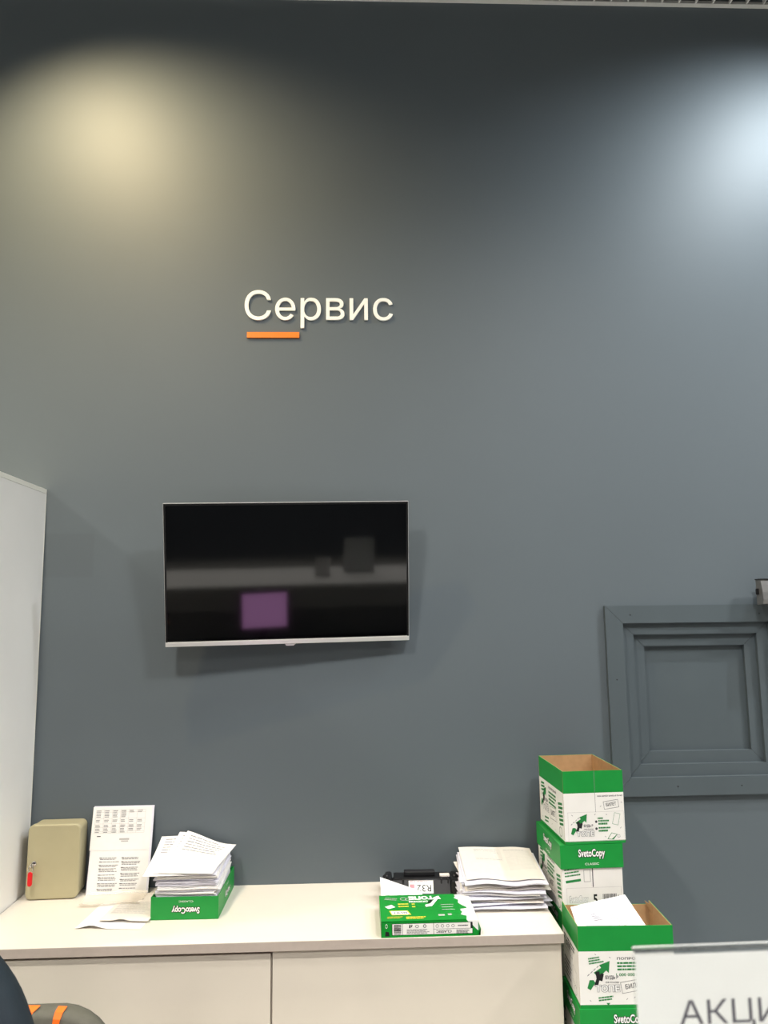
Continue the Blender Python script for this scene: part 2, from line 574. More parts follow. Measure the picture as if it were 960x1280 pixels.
br.box(-0.12, 0.12, 0.056, 0.0585, 0.12, 0.40, M=tv.rotation_euler.to_matrix().inverted().to_4x4() @ Matrix.Translation((0, 0.010, 0)))
br.box(-0.1, -0.07, 0.03, 0.0585, 0.14, 0.38).box(0.07, 0.1, 0.03, 0.0585, 0.14, 0.38)
br.build('wall_bracket', 'tv_black', tv)

# ------------------------------------------------------------------ wall hatch with nested frames
HX0, HX1, HZ0, HZ1 = 0.979, 1.705, 0.983, 1.710
ha = thing('wall_hatch', 'square grey painted wall hatch of three nested mitred frames', 'hatch', (HX0, 0, HZ0))
HS = HX1 - HX0
def mitred(d, wdt, y0, y1):
    a, b = d, HS - d
    c, e2 = d + wdt, HS - d - wdt
    g = 0.0006
    for pts in ([(a + g, a), (b - g, a), (e2 - g, c), (c + g, c)], [(a + g, b), (c + g, e2), (e2 - g, e2), (b - g, b)],
                [(a, a + g), (c, c + g), (c, e2 - g), (a, b - g)], [(b, a + g), (b, b - g), (e2, e2 - g), (e2, c + g)]):
        MB().prism(pts, y0, y1).build('frame_board', 'hatch_paint', ha)
mitred(0.0, 0.069, -0.017, -0.0005)
mitred(0.0600, 0.0545, 0.000, 0.016)
mitred(0.1060, 0.0545, 0.0165, 0.032)
MB().box(0.1500, HS - 0.1500, 0.0330, 0.040, 0.1500, HS - 0.1500).build('panel', 'hatch_paint', ha)
sc = MB().lathe([(0.0028, 0.0), (0.0028, 0.0006), (0.001, 0.0003)], 10, 0, Matrix.Rotation(R(90), 4, 'X')).mesh('screw', 'screw_dark')
for sx, sz in ((0.10, 0.69), (0.62, 0.69), (0.034, 0.44), (0.25, 0.034), (0.69, 0.36), (0.5, 0.034)):
    link('screw', sc, ha, (sx, -0.0171, sz))

# grey box cut by the right edge of the view
gb = thing('wall_mounted_unit', 'grey metal unit on a black bracket above the wall hatch', 'device', (1.577, 0, 1.706))
prof = [(-0.045, 0.0), (-0.088, 0.004), (-0.094, 0.02), (-0.092, 0.05), (-0.086, 0.08), (-0.082, 0.0975), (-0.045, 0.0975)]
m_ = MB()
m_.add([(x_, y_, z_) for x_ in (0.002, 0.30) for y_, z_ in prof], [tuple(range(7)), tuple(range(13, 6, -1))] + [(i, 7 + i, 7 + (i + 1) % 7, (i + 1) % 7) for i in range(7)])
m_.build('housing', 'grey_metal', gb)
MB().box(-0.001, 0.302, -0.086, -0.0448, 0.0978, 0.1015).build('top_lip', 'chair_black', gb)
MB().box(0.06, 0.08, -0.0448, -0.0005, 0.035, 0.075).build('bracket', 'chair_black', gb)
MB().box(0.2, 0.22, -0.0448, -0.0005, 0.035, 0.075).build('bracket', 'chair_black', gb)
MB().bbox(-0.008, 0.0018, -0.066, -0.056, 0.040, 0.064, 0.002).build('clip', 'chair_black', gb)

# ------------------------------------------------------------------ tall cabinet on the left
CX = -1.221
tc_ = thing('tall_cabinet', 'tall white cabinet standing on the floor against the grey wall', 'cabinet', (CX - 0.45, -0.28, 0))
tc_y0, tc_y1 = -0.62 + 0.28, -0.004 + 0.28
MB().box(0.433, 0.449, tc_y0, tc_y1 - 0.004, 0.0, 2.172).build('side_panel', 'cab_white', tc_)
MB().box(-0.45, -0.433, tc_y0, tc_y1 - 0.004, 0.0, 2.172).build('side_panel', 'cab_white', tc_)
MB().box(-0.45, 0.4505, tc_y0, tc_y1, 2.1725, 2.190).build('top_panel', 'cab_edge', tc_)
MB().box(-0.45, 0.4505, tc_y1 - 0.0038, tc_y1, 0.0, 2.172).build('back_panel', 'cab_edge', tc_)
MB().box(-0.432, 0.432, tc_y0, tc_y1 - 0.005, 0.06, 0.08).build('bottom_panel', 'cab_white', tc_)
for s in (0, 1):
    d = MB().box(-0.448 + s * 0.449, -0.001 + s * 0.449, tc_y0 - 0.02, tc_y0 - 0.001, 0.06, 2.17).build('door', 'cab_white', tc_)
    MB().tube([(-0.03 + s * 0.06, tc_y0 - 0.021, 1.0), (-0.03 + s * 0.06, tc_y0 - 0.045, 1.0), (-0.03 + s * 0.06, tc_y0 - 0.045, 1.14), (-0.03 + s * 0.06, tc_y0 - 0.021, 1.14)], 0.005).build('handle', 'chrome', d)

# ------------------------------------------------------------------ low cabinets and the worktop
WZ, WF, WR = 0.692, -0.49, 0.640
wt = tag(MB().bbox(CX + 0.002, WR, WF, -0.001, WZ - 0.0285, WZ - 0.0004, 0.0008, 1, 1).box(CX + 0.002, WR - 0.0003, WF + 0.0003, -0.001, WZ - 0.0006, WZ, 0)
         .build('worktop', ['worktop', 'worktop_edge']), 'long cream worktop lying over both low white cabinets', 'worktop')
def low_cabinet(x0, x1, label, drop, tilt):
    t = thing('low_cabinet', label, 'cabinet', ((x0 + x1) / 2, -0.25, 0))
    h = (x1 - x0) / 2
    zt = WZ - 0.029
    for s in (-1, 1):
        MB().box(min(s * h, s * (h - 0.016)), max(s * h, s * (h - 0.016)), -0.205, 0.245, 0.0, zt).build('side_panel', 'low_front', t)
    MB().box(-h + 0.0165, h - 0.0165, -0.205, 0.24, 0.06, 0.076).build('bottom_panel', 'low_front', t)
    MB().box(-h + 0.0165, h - 0.0165, 0.241, 0.245, 0.02, zt).build('back_panel', 'low_front', t)
    MB().box(-h + 0.0165, h - 0.0165, -0.17, -0.155, 0.0, 0.059).build('plinth', 'low_front', t)
    d = MB().bbox(-h + 0.002, h - 0.003, -0.226, -0.2065, 0.06, zt - drop, 0.001, 1).build('door', 'low_front', t)
    d.rotation_euler = (0, tilt, 0)
    return t
low_cabinet(CX + 0.003, -0.2715, 'low white cabinet with a sagging front next to the tall cabinet', 0.011, R(0.0))
low_cabinet(-0.2705, WR - 0.004, 'low white cabinet with scuffed front next to the carton stacks', 0.0045, 0.0)

# ------------------------------------------------------------------ key box
kb = thing('key_box', 'beige metal key cabinet leaning in the corner on the worktop', 'key box', (-1.099, -0.052, WZ + 0.001), (R(-1.5), 0, R(2)))
def rrect(x0, x1, z0, z1, r, n=6):
    pts = []
    for cx, cz, a0 in ((x1 - r, z0 + r, -90), (x1 - r, z1 - r, 0), (x0 + r, z1 - r, 90), (x0 + r, z0 + r, 180)):
        for k in range(n + 1):
            a = R(a0 + 90 * k / n)
            pts.append((cx + r * math.cos(a), cz + r * math.sin(a)))
    return pts
def rounded_slab(mb, x0, x1, z0, z1, y0, y1, r, e=0.004, mi=0):
    """slab with round corners and a rolled front edge (front at y0)"""
    rings = []
    for k in range(5):
        a = R(90 * k / 4)
        ins = e * (1 - math.sin(a))
        rings.append((rrect(x0 + ins, x1 - ins, z0 + ins, z1 - ins, max(r - ins, 0.001)), y0 + e * (1 - math.cos(a))))
    rings.append((rrect(x0, x1, z0, z1, r), y1))
    m = len(rings[0][0])
    v = [(p[0], y, p[1]) for ring, y in rings for p in ring]
    f = [tuple(range(m))]
    for j in range(len(rings) - 1):
        for k in range(m):
            f.append((j * m + k, (j + 1) * m + k, (j + 1) * m + (k + 1) % m, j * m + (k + 1) % m))
    f.append(tuple(range(len(rings) * m - 1, (len(rings) - 1) * m - 1, -1)))
    mb.add(v, f, mi)
    return mb
rounded_slab(MB(), -0.089, 0.089, 0.002, 0.252, -0.024, 0.040, 0.020).build('body', 'keybox', kb)
kd = rounded_slab(MB(), -0.092, 0.092, 0.0, 0.254, -0.048, -0.0255, 0.021, 0.006).build('door', 'keybox', kb)
MB().lathe([(0.009, 0.0), (0.009, 0.004), (0.006, 0.006)], 16, 0, Matrix.Translation((-0.065, -0.0485, 0.123)) @ Matrix.Rotation(R(90), 4, 'X')).build('lock', 'chrome', kd)
MB().box(-0.0665, -0.064, -0.070, -0.055, 0.117, 0.130).lathe([(0.009, -0.001), (0.009, 0.001)], 14, 0, Matrix.Translation((-0.0653, -0.072, 0.123)) @ Matrix.Rotation(R(90), 4, 'Y')).build('key', 'chrome', kd)
ringp = [(-0.066 + 0.008 * math.sin(2 * math.pi * k / 16), -0.074, 0.111 + 0.012 * math.cos(2 * math.pi * k / 16)) for k in range(16)]
MB().tube(ringp, 0.0013, 6, closed=True).build('key_ring', 'chrome', kd)
rounded_slab(MB(), -0.0745, -0.0590, 0.054, 0.102, -0.077, -0.072, 0.0075, 0.001).build('key_tag', 'red_plastic', kd)['label'] = 'red plastic key tag'

# ------------------------------------------------------------------ papers
def sheet_mesh(w, d, t, fn, nx=8, ny=8):
    """sheet or bundle: footprint w x d, thickness t, fn(x, y) -> (X, Y, Z) of the underside"""
    mb = MB()
    v, f = [], []
    for top in (0, 1):
        for j in range(ny + 1):
            for i in range(nx + 1):
                X, Y, Z = fn(-w / 2 + w * i / nx, -d / 2 + d * j / ny)
                v.append((X, Y, Z + t * top))
    N = (nx + 1) * (ny + 1)
    def q(i, j, top):
        return top * N + j * (nx + 1) + i
    for j in range(ny):
        for i in range(nx):
            f.append((q(i, j, 1), q(i + 1, j, 1), q(i + 1, j + 1, 1), q(i, j + 1, 1)))
            f.append((q(i, j, 0), q(i, j + 1, 0), q(i + 1, j + 1, 0), q(i + 1, j, 0)))
    for i in range(nx):
        f.append((q(i, 0, 0), q(i + 1, 0, 0), q(i + 1, 0, 1), q(i, 0, 1)))
        f.append((q(i, ny, 0), q(i, ny, 1), q(i + 1, ny, 1), q(i + 1, ny, 0)))
    for j in range(ny):
        f.append((q(0, j, 0), q(0, j, 1), q(0, j + 1, 1), q(0, j + 1, 0)))
        f.append((q(nx, j, 0), q(nx, j + 1, 0), q(nx, j + 1, 1), q(nx, j, 1)))
    return mb.add(v, f, 0)

# document sleeve leaning on the wall with a table sheet and a two-column sheet
DL = thing('document_sleeve', 'white document sleeve with a printed table, leaning upright on the grey wall', 'document', (-0.876, -0.066, WZ + 0.001), (R(-11.5), 0, R(0)))
MB().box(-0.111, 0.111, -0.0005, 0.004, 0.0, 0.300).build('backing_board', 'paper_cool', DL)
s1 = MB().box(-0.108, 0.104, -0.0012, -0.0007, 0.004, 0.292).build('sheet', 'paper', DL)
dk = Decal((-0.108, -0.0012, 0.004), (1, 0, 0), (0, 0, 1))
for c in (0, 1):
    y = 0.118
    rd = random.Random(20 + c)
    while y > 0.012:
        k = rd.choice((1, 2, 2, 3))
        dk.lines(0.036 + c * 0.080, y, 0.07, k, 0.0045, 0.0022, 'ink_grey', seed=int(y * 1e4) + c)
        dk.rect(0.034 + c * 0.080, y - 0.001, 0.008, 0.0026, 'ink_dark', 1.5)
        y -= 0.0045 * k + rd.uniform(0.003, 0.007)
dk.build('printed_text', s1)
s2 = MB().box(-0.113, 0.102, -0.0022, -0.0017, 0.148, 0.297).build('sheet', 'paper', DL)
dk = Decal((-0.113, -0.0022, 0.148), (1, 0, 0), (0, 0, 1))
for i in range(7):
    dk.rect(0.010 + i * 0.0305, 0.058, 0.0006, 0.08, 'ink_pale')
for y in (0.138, 0.130, 0.108, 0.090, 0.078, 0.064, 0.058):
    dk.rect(0.010, y, 0.1836, 0.0006, 'ink_pale')
rd = random.Random(4)
for y, k in ((0.135, 2), (0.124, 3), (0.103, 2), (0.085, 2), (0.073, 2), (0.0615, 1)):
    for i in range(6):
        if i > 3 and y in (0.124, 0.0615):
            continue
        dk.lines(0.013 + i * 0.0305, y, 0.018, k, 0.005, 0.0024, 'ink_grey', seed=rd.randint(0, 999))
dk.rect(0.022, 0.046, 0.014, 0.003, 'ink_dark')
dk.rect(0.105, 0.034, 0.036, 0.006, 'ink_pale')
dk.rect(0.112, 0.028, 0.026, 0.004, 'ink_pale')
dk.build('printed_table', s2)

# loose sheets lying on the worktop in front of the sleeve
def flat_sheet(label, cx, cy, rot, w, d, z, curl, mt, group=None):
    c, s = math.cos(rot), math.sin(rot)
    def fn(x, y):
        zz = curl(x / w + 0.5, y / d + 0.5)
        return (cx + x * c - y * s, cy + x * s + y * c, z + zz)
    o = sheet_mesh(w, d, 0.0004, fn, 14, 14).build('paper_sheet', mt)
    tag(o, label, 'paper', group)
    def warp(x, y, h):
        X, Y, Z = fn(x, y)
        return (X, Y, Z + 0.0004 + h)
    return o, Decal((0, 0, 0), (1, 0, 0), (0, 1, 0), warp=warp)
o, dk = flat_sheet('blank creased sheet lying under the printed sheet on the worktop', -0.800, -0.232, R(-5), 0.215, 0.265, WZ + 0.0012,
                   lambda a, b: 0.010 * max(0, 0.18 - b) / 0.18 * math.exp(-((a - 0.25) / 0.15) ** 2) + 0.004 * b * b, 'paper')
dk.rect(-0.072, -0.108, 0.012, 0.004, 'ink_pale')
dk.build('printed_text', o)
o, dk = flat_sheet('printed sheet with a bold heading lying flat beside the green lid tray', -0.762, -0.205, R(-6), 0.165, 0.235, WZ + 0.0085,
                   lambda a, b: 0.006 * math.exp(-((a - 0.45) / 0.12) ** 2) * max(0, 0.12 - b) / 0.12 + 0.003 * b, 'paper_warm')
dk.text('НЕ ВЫДАТЬ', -0.052, 0.055, 0.05, 0.012, 'ink_grey', bold=0.02)
dk.rect(-0.07, -0.065, 0.14, 0.105, 'ink_shade', 0.6, n=10)
for y in range(9):
    dk.lines(-0.068, 0.036 - y * 0.0115, 0.135, 1, 0.01, 0.003, 'ink_pale', seed=y, layer=1.2)
dk.build('printed_text', o)
ps = sheet_mesh(0.21, 0.10, 0.0003, lambda x, y: (-0.865 + x * 1.0, -0.135 + y, WZ + 0.0135 + 0.003 * math.sin(x * 30) + (0.006 if y > 0.04 else 0) + 0.004 * math.sin(y * 60)), 12, 10).build('plastic_pocket', 'plastic_sleeve')
tag(ps, 'clear crumpled plastic pocket at the foot of the document sleeve', 'plastic pocket')

# --- upturned carton lid used as a tray, with documents
def svetocopy(dk, cx, cy, w, h, rot=0.0, sub=True, sgn=1):
    e = 0.0012
    for ax, ay in ((e, e), (-e, e), (e, -e), (-e, -e), (1.4 * e, -1.6 * e)):
        dk.text('SvetoCopy', cx - w / 2 + ax, cy - h / 2 + ay, w, h, 'ink_black', 1, rot, 0.03)
    dk.text('SvetoCopy', cx - w / 2, cy - h / 2, w, h, 'ink_white', 2, rot, 0.025)
    if sub:
        dk.text('CLASSIC', cx - w * 0.26, cy - sgn * h * 0.98 - h * 0.11, w * 0.52, h * 0.22, 'ink_white', 1, rot)

LW, LD, LH = 0.224, 0.292, 0.0715
tr = thing('cardboard_tray', 'upturned green carton lid on the worktop used as a document tray', 'tray', (-0.5775, -0.158, WZ + 0.0006), (0, 0, R(-0.8)))
g = 0.003
MB().box(-LW / 2, LW / 2, -LD / 2, LD / 2, 0, g).build('bottom_panel', 'carton_green', tr)
fr = MB().box(-LW / 2, LW / 2, -LD / 2, -LD / 2 + g, g, LH).build('side_panel', 'carton_green', tr)
MB().box(-LW / 2, LW / 2, LD / 2 - g, LD / 2, g, LH).build('side_panel', 'carton_green', tr)
MB().box(-LW / 2, -LW / 2 + g, -LD / 2 + g, LD / 2 - g, g, LH).build('side_panel', 'carton_green', tr)
sd = MB().box(LW / 2 - g, LW / 2, -LD / 2 + g, LD / 2 - g, g, LH).build('side_panel', 'carton_green', tr)
dk = Decal((-LW / 2, -LD / 2, 0), (1, 0, 0), (0, 0, 1))
svetocopy(dk, 0.116, 0.0315, 0.092, 0.026, math.pi, True, -1)
dk.build('printed_logo', fr)
dk = Decal((LW / 2, -LD / 2, 0), (0, 1, 0), (0, 0, 1))
svetocopy(dk, 0.16, 0.0325, 0.085, 0.026, math.pi, True, -1)
dk.build('printed_logo', sd)

def doc_fn(cx, cy, rot, base, deform, amp, zj):
    c, s = math.cos(rot), math.sin(rot)
    def fn(x, y):
        X, Y = cx + x * c - y * s, cy + x * s + y * c
        return (X, Y, base + amp * deform(X, Y) + zj(x, y))
    return fn
def smooth(a, b, x):
    k = max(0.0, min(1.0, (x - a) / (b - a)))
    return k * k * (3 - 2 * k)
def tray_deform(X, Y):
    rise = 0.055 * max(0.0, (Y + 0.305) / 0.3) ** 1.8
    return rise * (1 - 0.9 * smooth(-0.66, -0.47, X)) - 0.004 * math.exp(-((Y + 0.305) / 0.03) ** 2)
rd = random.Random(11)
N_T = 26
z = WZ + 0.0045
for i in range(N_T):
    th = (0.0029, 0.0024, 0.0040, 0.0026, 0.0033)[i % 5]
    inside = z < WZ + LH + 0.004
    w = rd.uniform(0.196, 0.208)
    d = rd.uniform(0.268, 0.278)
    rot = R(rd.uniform(-0.8, 0.8)) if inside else R(rd.uniform(-2.2, 2.2))
    cx = -0.577 + (0 if inside else rd.uniform(-0.006, 0.006))
    cy = -0.160 + (0 if inside else rd.uniform(-0.008, 0.002))
    amp = 0.0 if inside else (i / N_T) ** 3 * 0.6
    ph = rd.uniform(0, 6)
    fn = doc_fn(cx, cy, rot, z, tray_deform, amp, lambda x, y, ph=ph: 0.0006 * math.sin(x * 45 + ph) * (1 if y < 0 else 0.3))
    o = sheet_mesh(w, d, th, fn, 10, 6).build('document_bundle', rd.choice(('paper', 'paper_cool', 'paper_cool')))
    tag(o, 'white document bundle piled in the green carton lid tray', 'document', 'documents in the carton lid tray')
    z += th + 0.0021 + (0.0012 if i % 5 == 3 else 0)
TRAY_TOP = z + 0.001
def tray_top(label, cx, cy, rot, w, d, zoff, amp, seed):
    def bend(x, y):
        return 0.0
    fn = doc_fn(cx, cy, rot, TRAY_TOP + zoff, tray_deform, amp, bend)
    o = sheet_mesh(w, d, 0.0012, fn, 14, 14).build('document_sheet', 'paper')
    tag(o, label, 'paper')
    dk = Decal((0, 0, 0), (1, 0, 0), (0, 1, 0), warp=lambda x, y, h: tuple(Vector(fn(x, y)) + Vector((0, -0.0003, 0.0012 + h))))
    for r in range(6):
        dk.lines(-w / 2 + 0.02, d / 2 - 0.022 - r * 0.018, w - 0.05, 1, 0.01, 0.0035, 'ink_grey' if r % 2 else 'ink_dark', seed=seed + r)
    dk.frame(-w / 2 + 0.02, d / 2 - 0.135, 0.05, 0.028, 0.001, 'ink_pale')
    dk.frame(w / 2 - 0.09, d / 2 - 0.135, 0.05, 0.02, 0.001, 'ink_pale')
    dk.build('printed_text', o)
tray_top('printed sheet fanned out to the left on top of the lid tray pile', -0.632, -0.166, R(2.5), 0.185, 0.297, 0.0, 0.80, 1)
tray_top('printed sheet in the middle of the fan on the lid tray pile', -0.580, -0.163, R(-4), 0.195, 0.290, 0.0035, 0.92, 11)
tray_top('uppermost printed sheet with a curled corner on the lid tray pile', -0.562, -0.172, R(-7), 0.185, 0.285, 0.007, 1.05, 21)

# --- big pile of documents beside the cartons
def pile_deform(X, Y):
    return 0.030 * max(0.0, (Y + 0.28) / 0.28) ** 1.4 - 0.010 * smooth(0.56, 0.67, X) * 1.0 - 0.006 * smooth(-0.24, -0.33, Y) + 0.006 * math.sin(X * 31 + 1.0) * (0.4 + smooth(0.0, -0.3, Y)) * 0.6
rd = random.Random(5)
N_P = 17
z = WZ + 0.0007
for i in range(N_P):
    th = rd.uniform(0.0020, 0.0038)
    w, d = rd.uniform(0.255, 0.297), rd.uniform(0.225, 0.275)
    rot = R(rd.uniform(-7.0, 7.0))
    cx, cy = 0.503 + rd.uniform(-0.014, 0.008), -0.165 + rd.uniform(-0.022, 0.014)
    amp = (i / N_P) ** 1.1 * 0.85
    ph, fq = rd.uniform(0, 6), rd.uniform(20, 45)
    fn = doc_fn(cx, cy, rot, z, pile_deform, amp,
                lambda x, y, ph=ph, fq=fq: 0.0009 * math.sin(x * fq + ph) + 0.0003 * math.sin(y * 40 + ph))
    o = sheet_mesh(w, d, th, fn, 14, 8).build('document_bundle', rd.choice(('paper', 'paper_cool', 'paper_cool', 'paper_warm')))
    tag(o, 'creased white document bundle in the tall pile beside the cartons', 'document', 'documents in the tall pile')
    z += th + 0.0029
fn = doc_fn(0.505, -0.155, R(-1.5), z + 0.0018, pile_deform, 0.9, lambda x, y: 0)
o = sheet_mesh(0.268, 0.262, 0.0012, fn, 14, 10).build('document_sheet', 'paper_warm')
tag(o, 'printed cream sheet on top of the tall document pile', 'paper')
dk = Decal((0, 0, 0), (1, 0, 0), (0, 1, 0), warp=lambda x, y, h: tuple(Vector(fn(x, y)) + Vector((0, 0, 0.0013 + h))))
dk.rect(-0.082, 0.018, 0.10, 0.095, 'ink_shade', 1, n=8)
dk.rect(0.028, -0.055, 0.095, 0.165, 'ink_shade', 1, n=8)
for r in range(7):
    dk.lines(-0.08, 0.108 - r * 0.013, 0.095, 1, 0.01, 0.004, 'ink_pale', seed=40 + r, layer=1.6)
    dk.lines(0.03, 0.104 - r * 0.02, 0.09, 1, 0.01, 0.004, 'ink_pale', seed=60 + r, layer=1.6)
dk.build('printed_text', o)

# --- torn ream of copy paper
RX0, RX1, RY0, RY1, RZ0, RZ1 = 0.068, 0.374, -0.486, -0.272, WZ + 0.001, WZ + 0.047
rm = thing('paper_ream', 'torn green pack of copy paper lying at the front edge of the worktop', 'paper pack', (RX0, RY0, RZ0))
RW, RD_, RH = RX1 - RX0, RY1 - RY0, RZ1 - RZ0
MB().bbox(0.002, RW - 0.002, 0.002, RD_ - 0.001, 0.001, RH - 0.001, 0.001, 1).build('paper_block', 'paper', rm)
wr = MB()
tear = [(0.250, RD_), (0.256, RD_ * 0.90), (0.249, RD_ * 0.84), (0.262, RD_ * 0.74), (0.258, RD_ * 0.62), (0.272, RD_ * 0.50), (0.281, RD_ * 0.44),
        (0.262, RD_ * 0.42), (0.256, RD_ * 0.34), (0.262, RD_ * 0.28), (0.254, RD_ * 0.20), (0.272, RD_ * 0.12), (0.268, 0.0)]
top = [(0.0, 0.0), ] + tear[::-1] + [(0.0, RD_)]
n = len(top)
def ztop(x, y):
    return RH + 0.0012 + 0.0006 * math.sin(x * 40) + (0.002 if x > 0.255 else 0)
v = [(x, y, RH - 0.0006) for x, y in top] + [(x, y, ztop(x, y)) for x, y in top]
wr.add(v, [tuple(range(n, 2 * n)), tuple(range(n - 1, -1, -1))] + [(i, (i + 1) % n, (i + 1) % n + n, i + n) for i in range(n)])
front = [(0.0, 0.0), (RW + 0.004, 0.0), (RW + 0.006, 0.020), (RW - 0.003, 0.014), (RW - 0.020, 0.030), (RW - 0.026, 0.033), (0.268, RH), (0.0, RH + 0.0006)]
wr.prism(front, 0.0, 0.0015)
wr.box(0.0, 0.0015, 0.0, RD_, 0.0, RH)
wr.box(0.0, 0.26, RD_ - 0.0012, RD_, 0.0, RH)
wr.prism([(RW - 0.002, 0.0), (RW + 0.004, 0.0), (RW + 0.006, 0.02), (RW + 0.001, 0.012)], 0.0, 0.05)
wrap = wr.build('wrapper', 'ream_green', rm)
wrap['label'] = 'torn green paper wrapper'
dk = Decal((0, 0, RH + 0.0022), (1, 0, 0), (0, 1, 0))
dk.text('ТОПЕ', 0.098, RD_ - 0.048, 0.085, 0.030, 'ink_white', 1, math.pi, 0.06)
dk.text('ОФИСНОМ', 0.098, RD_ - 0.072, 0.062, 0.016, 'ink_white', 1, math.pi, 0.03)
dk.poly([(0.150, 0.105), (0.170, 0.110), (0.196, 0.170), (0.206, 0.166), (0.200, 0.196), (0.178, 0.180), (0.187, 0.174), (0.165, 0.130), (0.148, 0.122)], 'ink_white', 0.8)
dk.poly([(0.158, 0.135), (0.170, 0.138), (0.176, 0.158), (0.166, 0.164), (0.168, 0.150), (0.160, 0.148)], 'ink_black', 2)
dk.poly([(0.016, 0.112), (0.028, 0.094), (0.050, 0.108), (0.038, 0.128)], 'ink_white')
dk.lines(0.02, 0.188, 0.05, 2, 0.012, 0.004, 'ink_pale', R(-14), 3)
dk.ring(0.080, 0.176, 0.014, 0.003, 'ink_pale', sx=0.8)
dk.ring(0.095, 0.170, 0.012, 0.003, 'ink_pale', sx=0.8)
dk.lines(0.060, 0.132, 0.042, 2, 0.020, 0.008, 'ink_yellow', 0, 8)
dk.rect(0.105, 0.126, 0.010, 0.008, 'ink_yellow')
dk.rect(0.105, 0.104, 0.010, 0.008, 'ink_yellow')
dk.poly([(0.028, 0.078), (0.088, 0.078), (0.098, 0.044), (0.036, 0.044)], 'ink_yellow')
dk.poly([(0.033, 0.074), (0.085, 0.074), (0.093, 0.048), (0.038, 0.048)], 'ink_white', 1.5)
dk.text('БИЛЕТ', 0.042, 0.053, 0.044, 0.015, 'ink_dark', 2, math.pi, 0.03)
dk.lines(0.02, 0.030, 0.055, 2, 0.009, 0.003, 'ink_yellow', 0, 5)
dk.lines(0.08, 0.026, 0.065, 2, 0.010, 0.006, 'ink_yellow', 0, 6)
dk.lines(0.20, 0.120, 0.05, 3, 0.02, 0.004, 'ink_pale', 0, 7)
dk.rect(0.183, 0.030, 0.02, 0.012, 'ink_pale')
dk.rect(0.214, 0.034, 0.012, 0.012, 'ink_pale')
dk.build('printed_artwork', wrap)
dk = Decal((0, 0, 0), (1, 0, 0), (0, 0, 1))
dk.rect(0.034, 0.006, 0.252, 0.034, 'ink_black', 0.6)
dk.rect(0.0352, 0.0072, 0.0308, 0.0316, 'carton_white')
dk.rect(0.0672, 0.0072, 0.0960, 0.0316, 'carton_white')
dk.rect(0.1645, 0.0220, 0.1150, 0.0168, 'carton_white')
dk.rect(0.1645, 0.0072, 0.1205, 0.0138, 'carton_white')
x = 0.040
rd = random.Random(2)
for k in range(15):
    dk.rect(0.0395, 0.0085 + k * 0.0019, 0.023, rd.choice((0.0006, 0.0011, 0.0014)), 'ink_black', 2)
dk.ring(0.136, 0.0315, 0.0052, 0.002, 'ink_dark', 2)
dk.ring(0.112, 0.0310, 0.0045, 0.0015, 'ink_grey', 2, sx=1.3)
dk.poly([(0.087, 0.0265), (0.091, 0.0265), (0.092, 0.036), (0.088, 0.036)], 'ink_black', 2)
dk.poly([(0.093, 0.029), (0.096, 0.029), (0.098, 0.036), (0.095, 0.036)], 'ink_black', 2)
dk.lines(0.080, 0.0215, 0.075, 4, 0.0035, 0.0016, 'ink_grey', 0, 9, 2)
for k in range(4):
    dk.ring(0.175 + k * 0.0165, 0.0305, 0.0052, 0.0012, 'ink_dark', 2, 6)
dk.lines(0.240, 0.0305, 0.035, 1, 0.004, 0.003, 'ink_dark', 0.0, 10, 2)
dk.text('CLASSIC', 0.172, 0.0105, 0.048, 0.0075, 'ink_dark', 2, math.pi, 0.02)
dk.lines(0.235, 0.0175, 0.046, 4, 0.003, 0.0018, 'ink_grey', 0, 11, 2)
dk.ring(0.0165, 0.033, 0.0065, 0.0014, 'ink_white', sx=0.55)
dk.poly([(0.012, 0.004), (0.026, 0.004), (0.024, 0.016), (0.014, 0.018)], 'ink_black')
dk.build('printed_label', wrap)

# --- toner cartridge
ct = thing('toner_cartridge', 'black toner cartridge with a white handwritten label behind the green paper pack', 'toner cartridge', (0.226, -0.088, WZ + 0.001), (0, 0, R(-2)))
b = MB()
b.bbox(-0.108, 0.118, -0.036, 0.030, 0.0, 0.034, 0.005).bbox(-0.10, 0.105, -0.020, 0.045, 0.022, 0.046, 0.006)
b.build('body', 'cartridge', ct)
MB().bbox(-0.062, 0.052, -0.006, 0.020, 0.046, 0.064, 0.004).build('shutter_cover', 'cartridge_rib', ct)
ends = MB()
ends.bbox(-0.132, -0.106, -0.040, 0.040, 0.0, 0.052, 0.008).build('end_cap', 'cartridge', ct)
MB().bbox(0.104, 0.134, -0.056, 0.040, 0.0, 0.050, 0.009).build('end_cap', 'cartridge', ct)
for gx in (-0.125, 0.122):
    MB().lathe([(0.014, 0.0), (0.014, 0.004), (0.006, 0.004), (0.006, 0.010)], 16, 0, Matrix.Translation((gx, -0.012, 0.046)) @ Matrix.Rotation(R(20), 4, 'X')).build('gear', 'cartridge_rib', ct)
MB().tube([(-0.105, -0.030, 0.040), (0.104, -0.030, 0.040)], 0.007, 10).build('roller', 'cartridge_rib', ct)
ribs = MB().bbox(-0.0025, 0.0025, -0.046, -0.020, 0.034, 0.050, 0.001, 1).mesh('rib', 'cartridge_rib')
for x in (-0.066, 0.072, 0.096):
    link('rib', ribs, ct, (x, 0, 0))
st = MB().bbox(0.068, 0.104, -0.016, 0.006, 0.046, 0.0535, 0.002).build('sticker', 'paper_warm', ct)
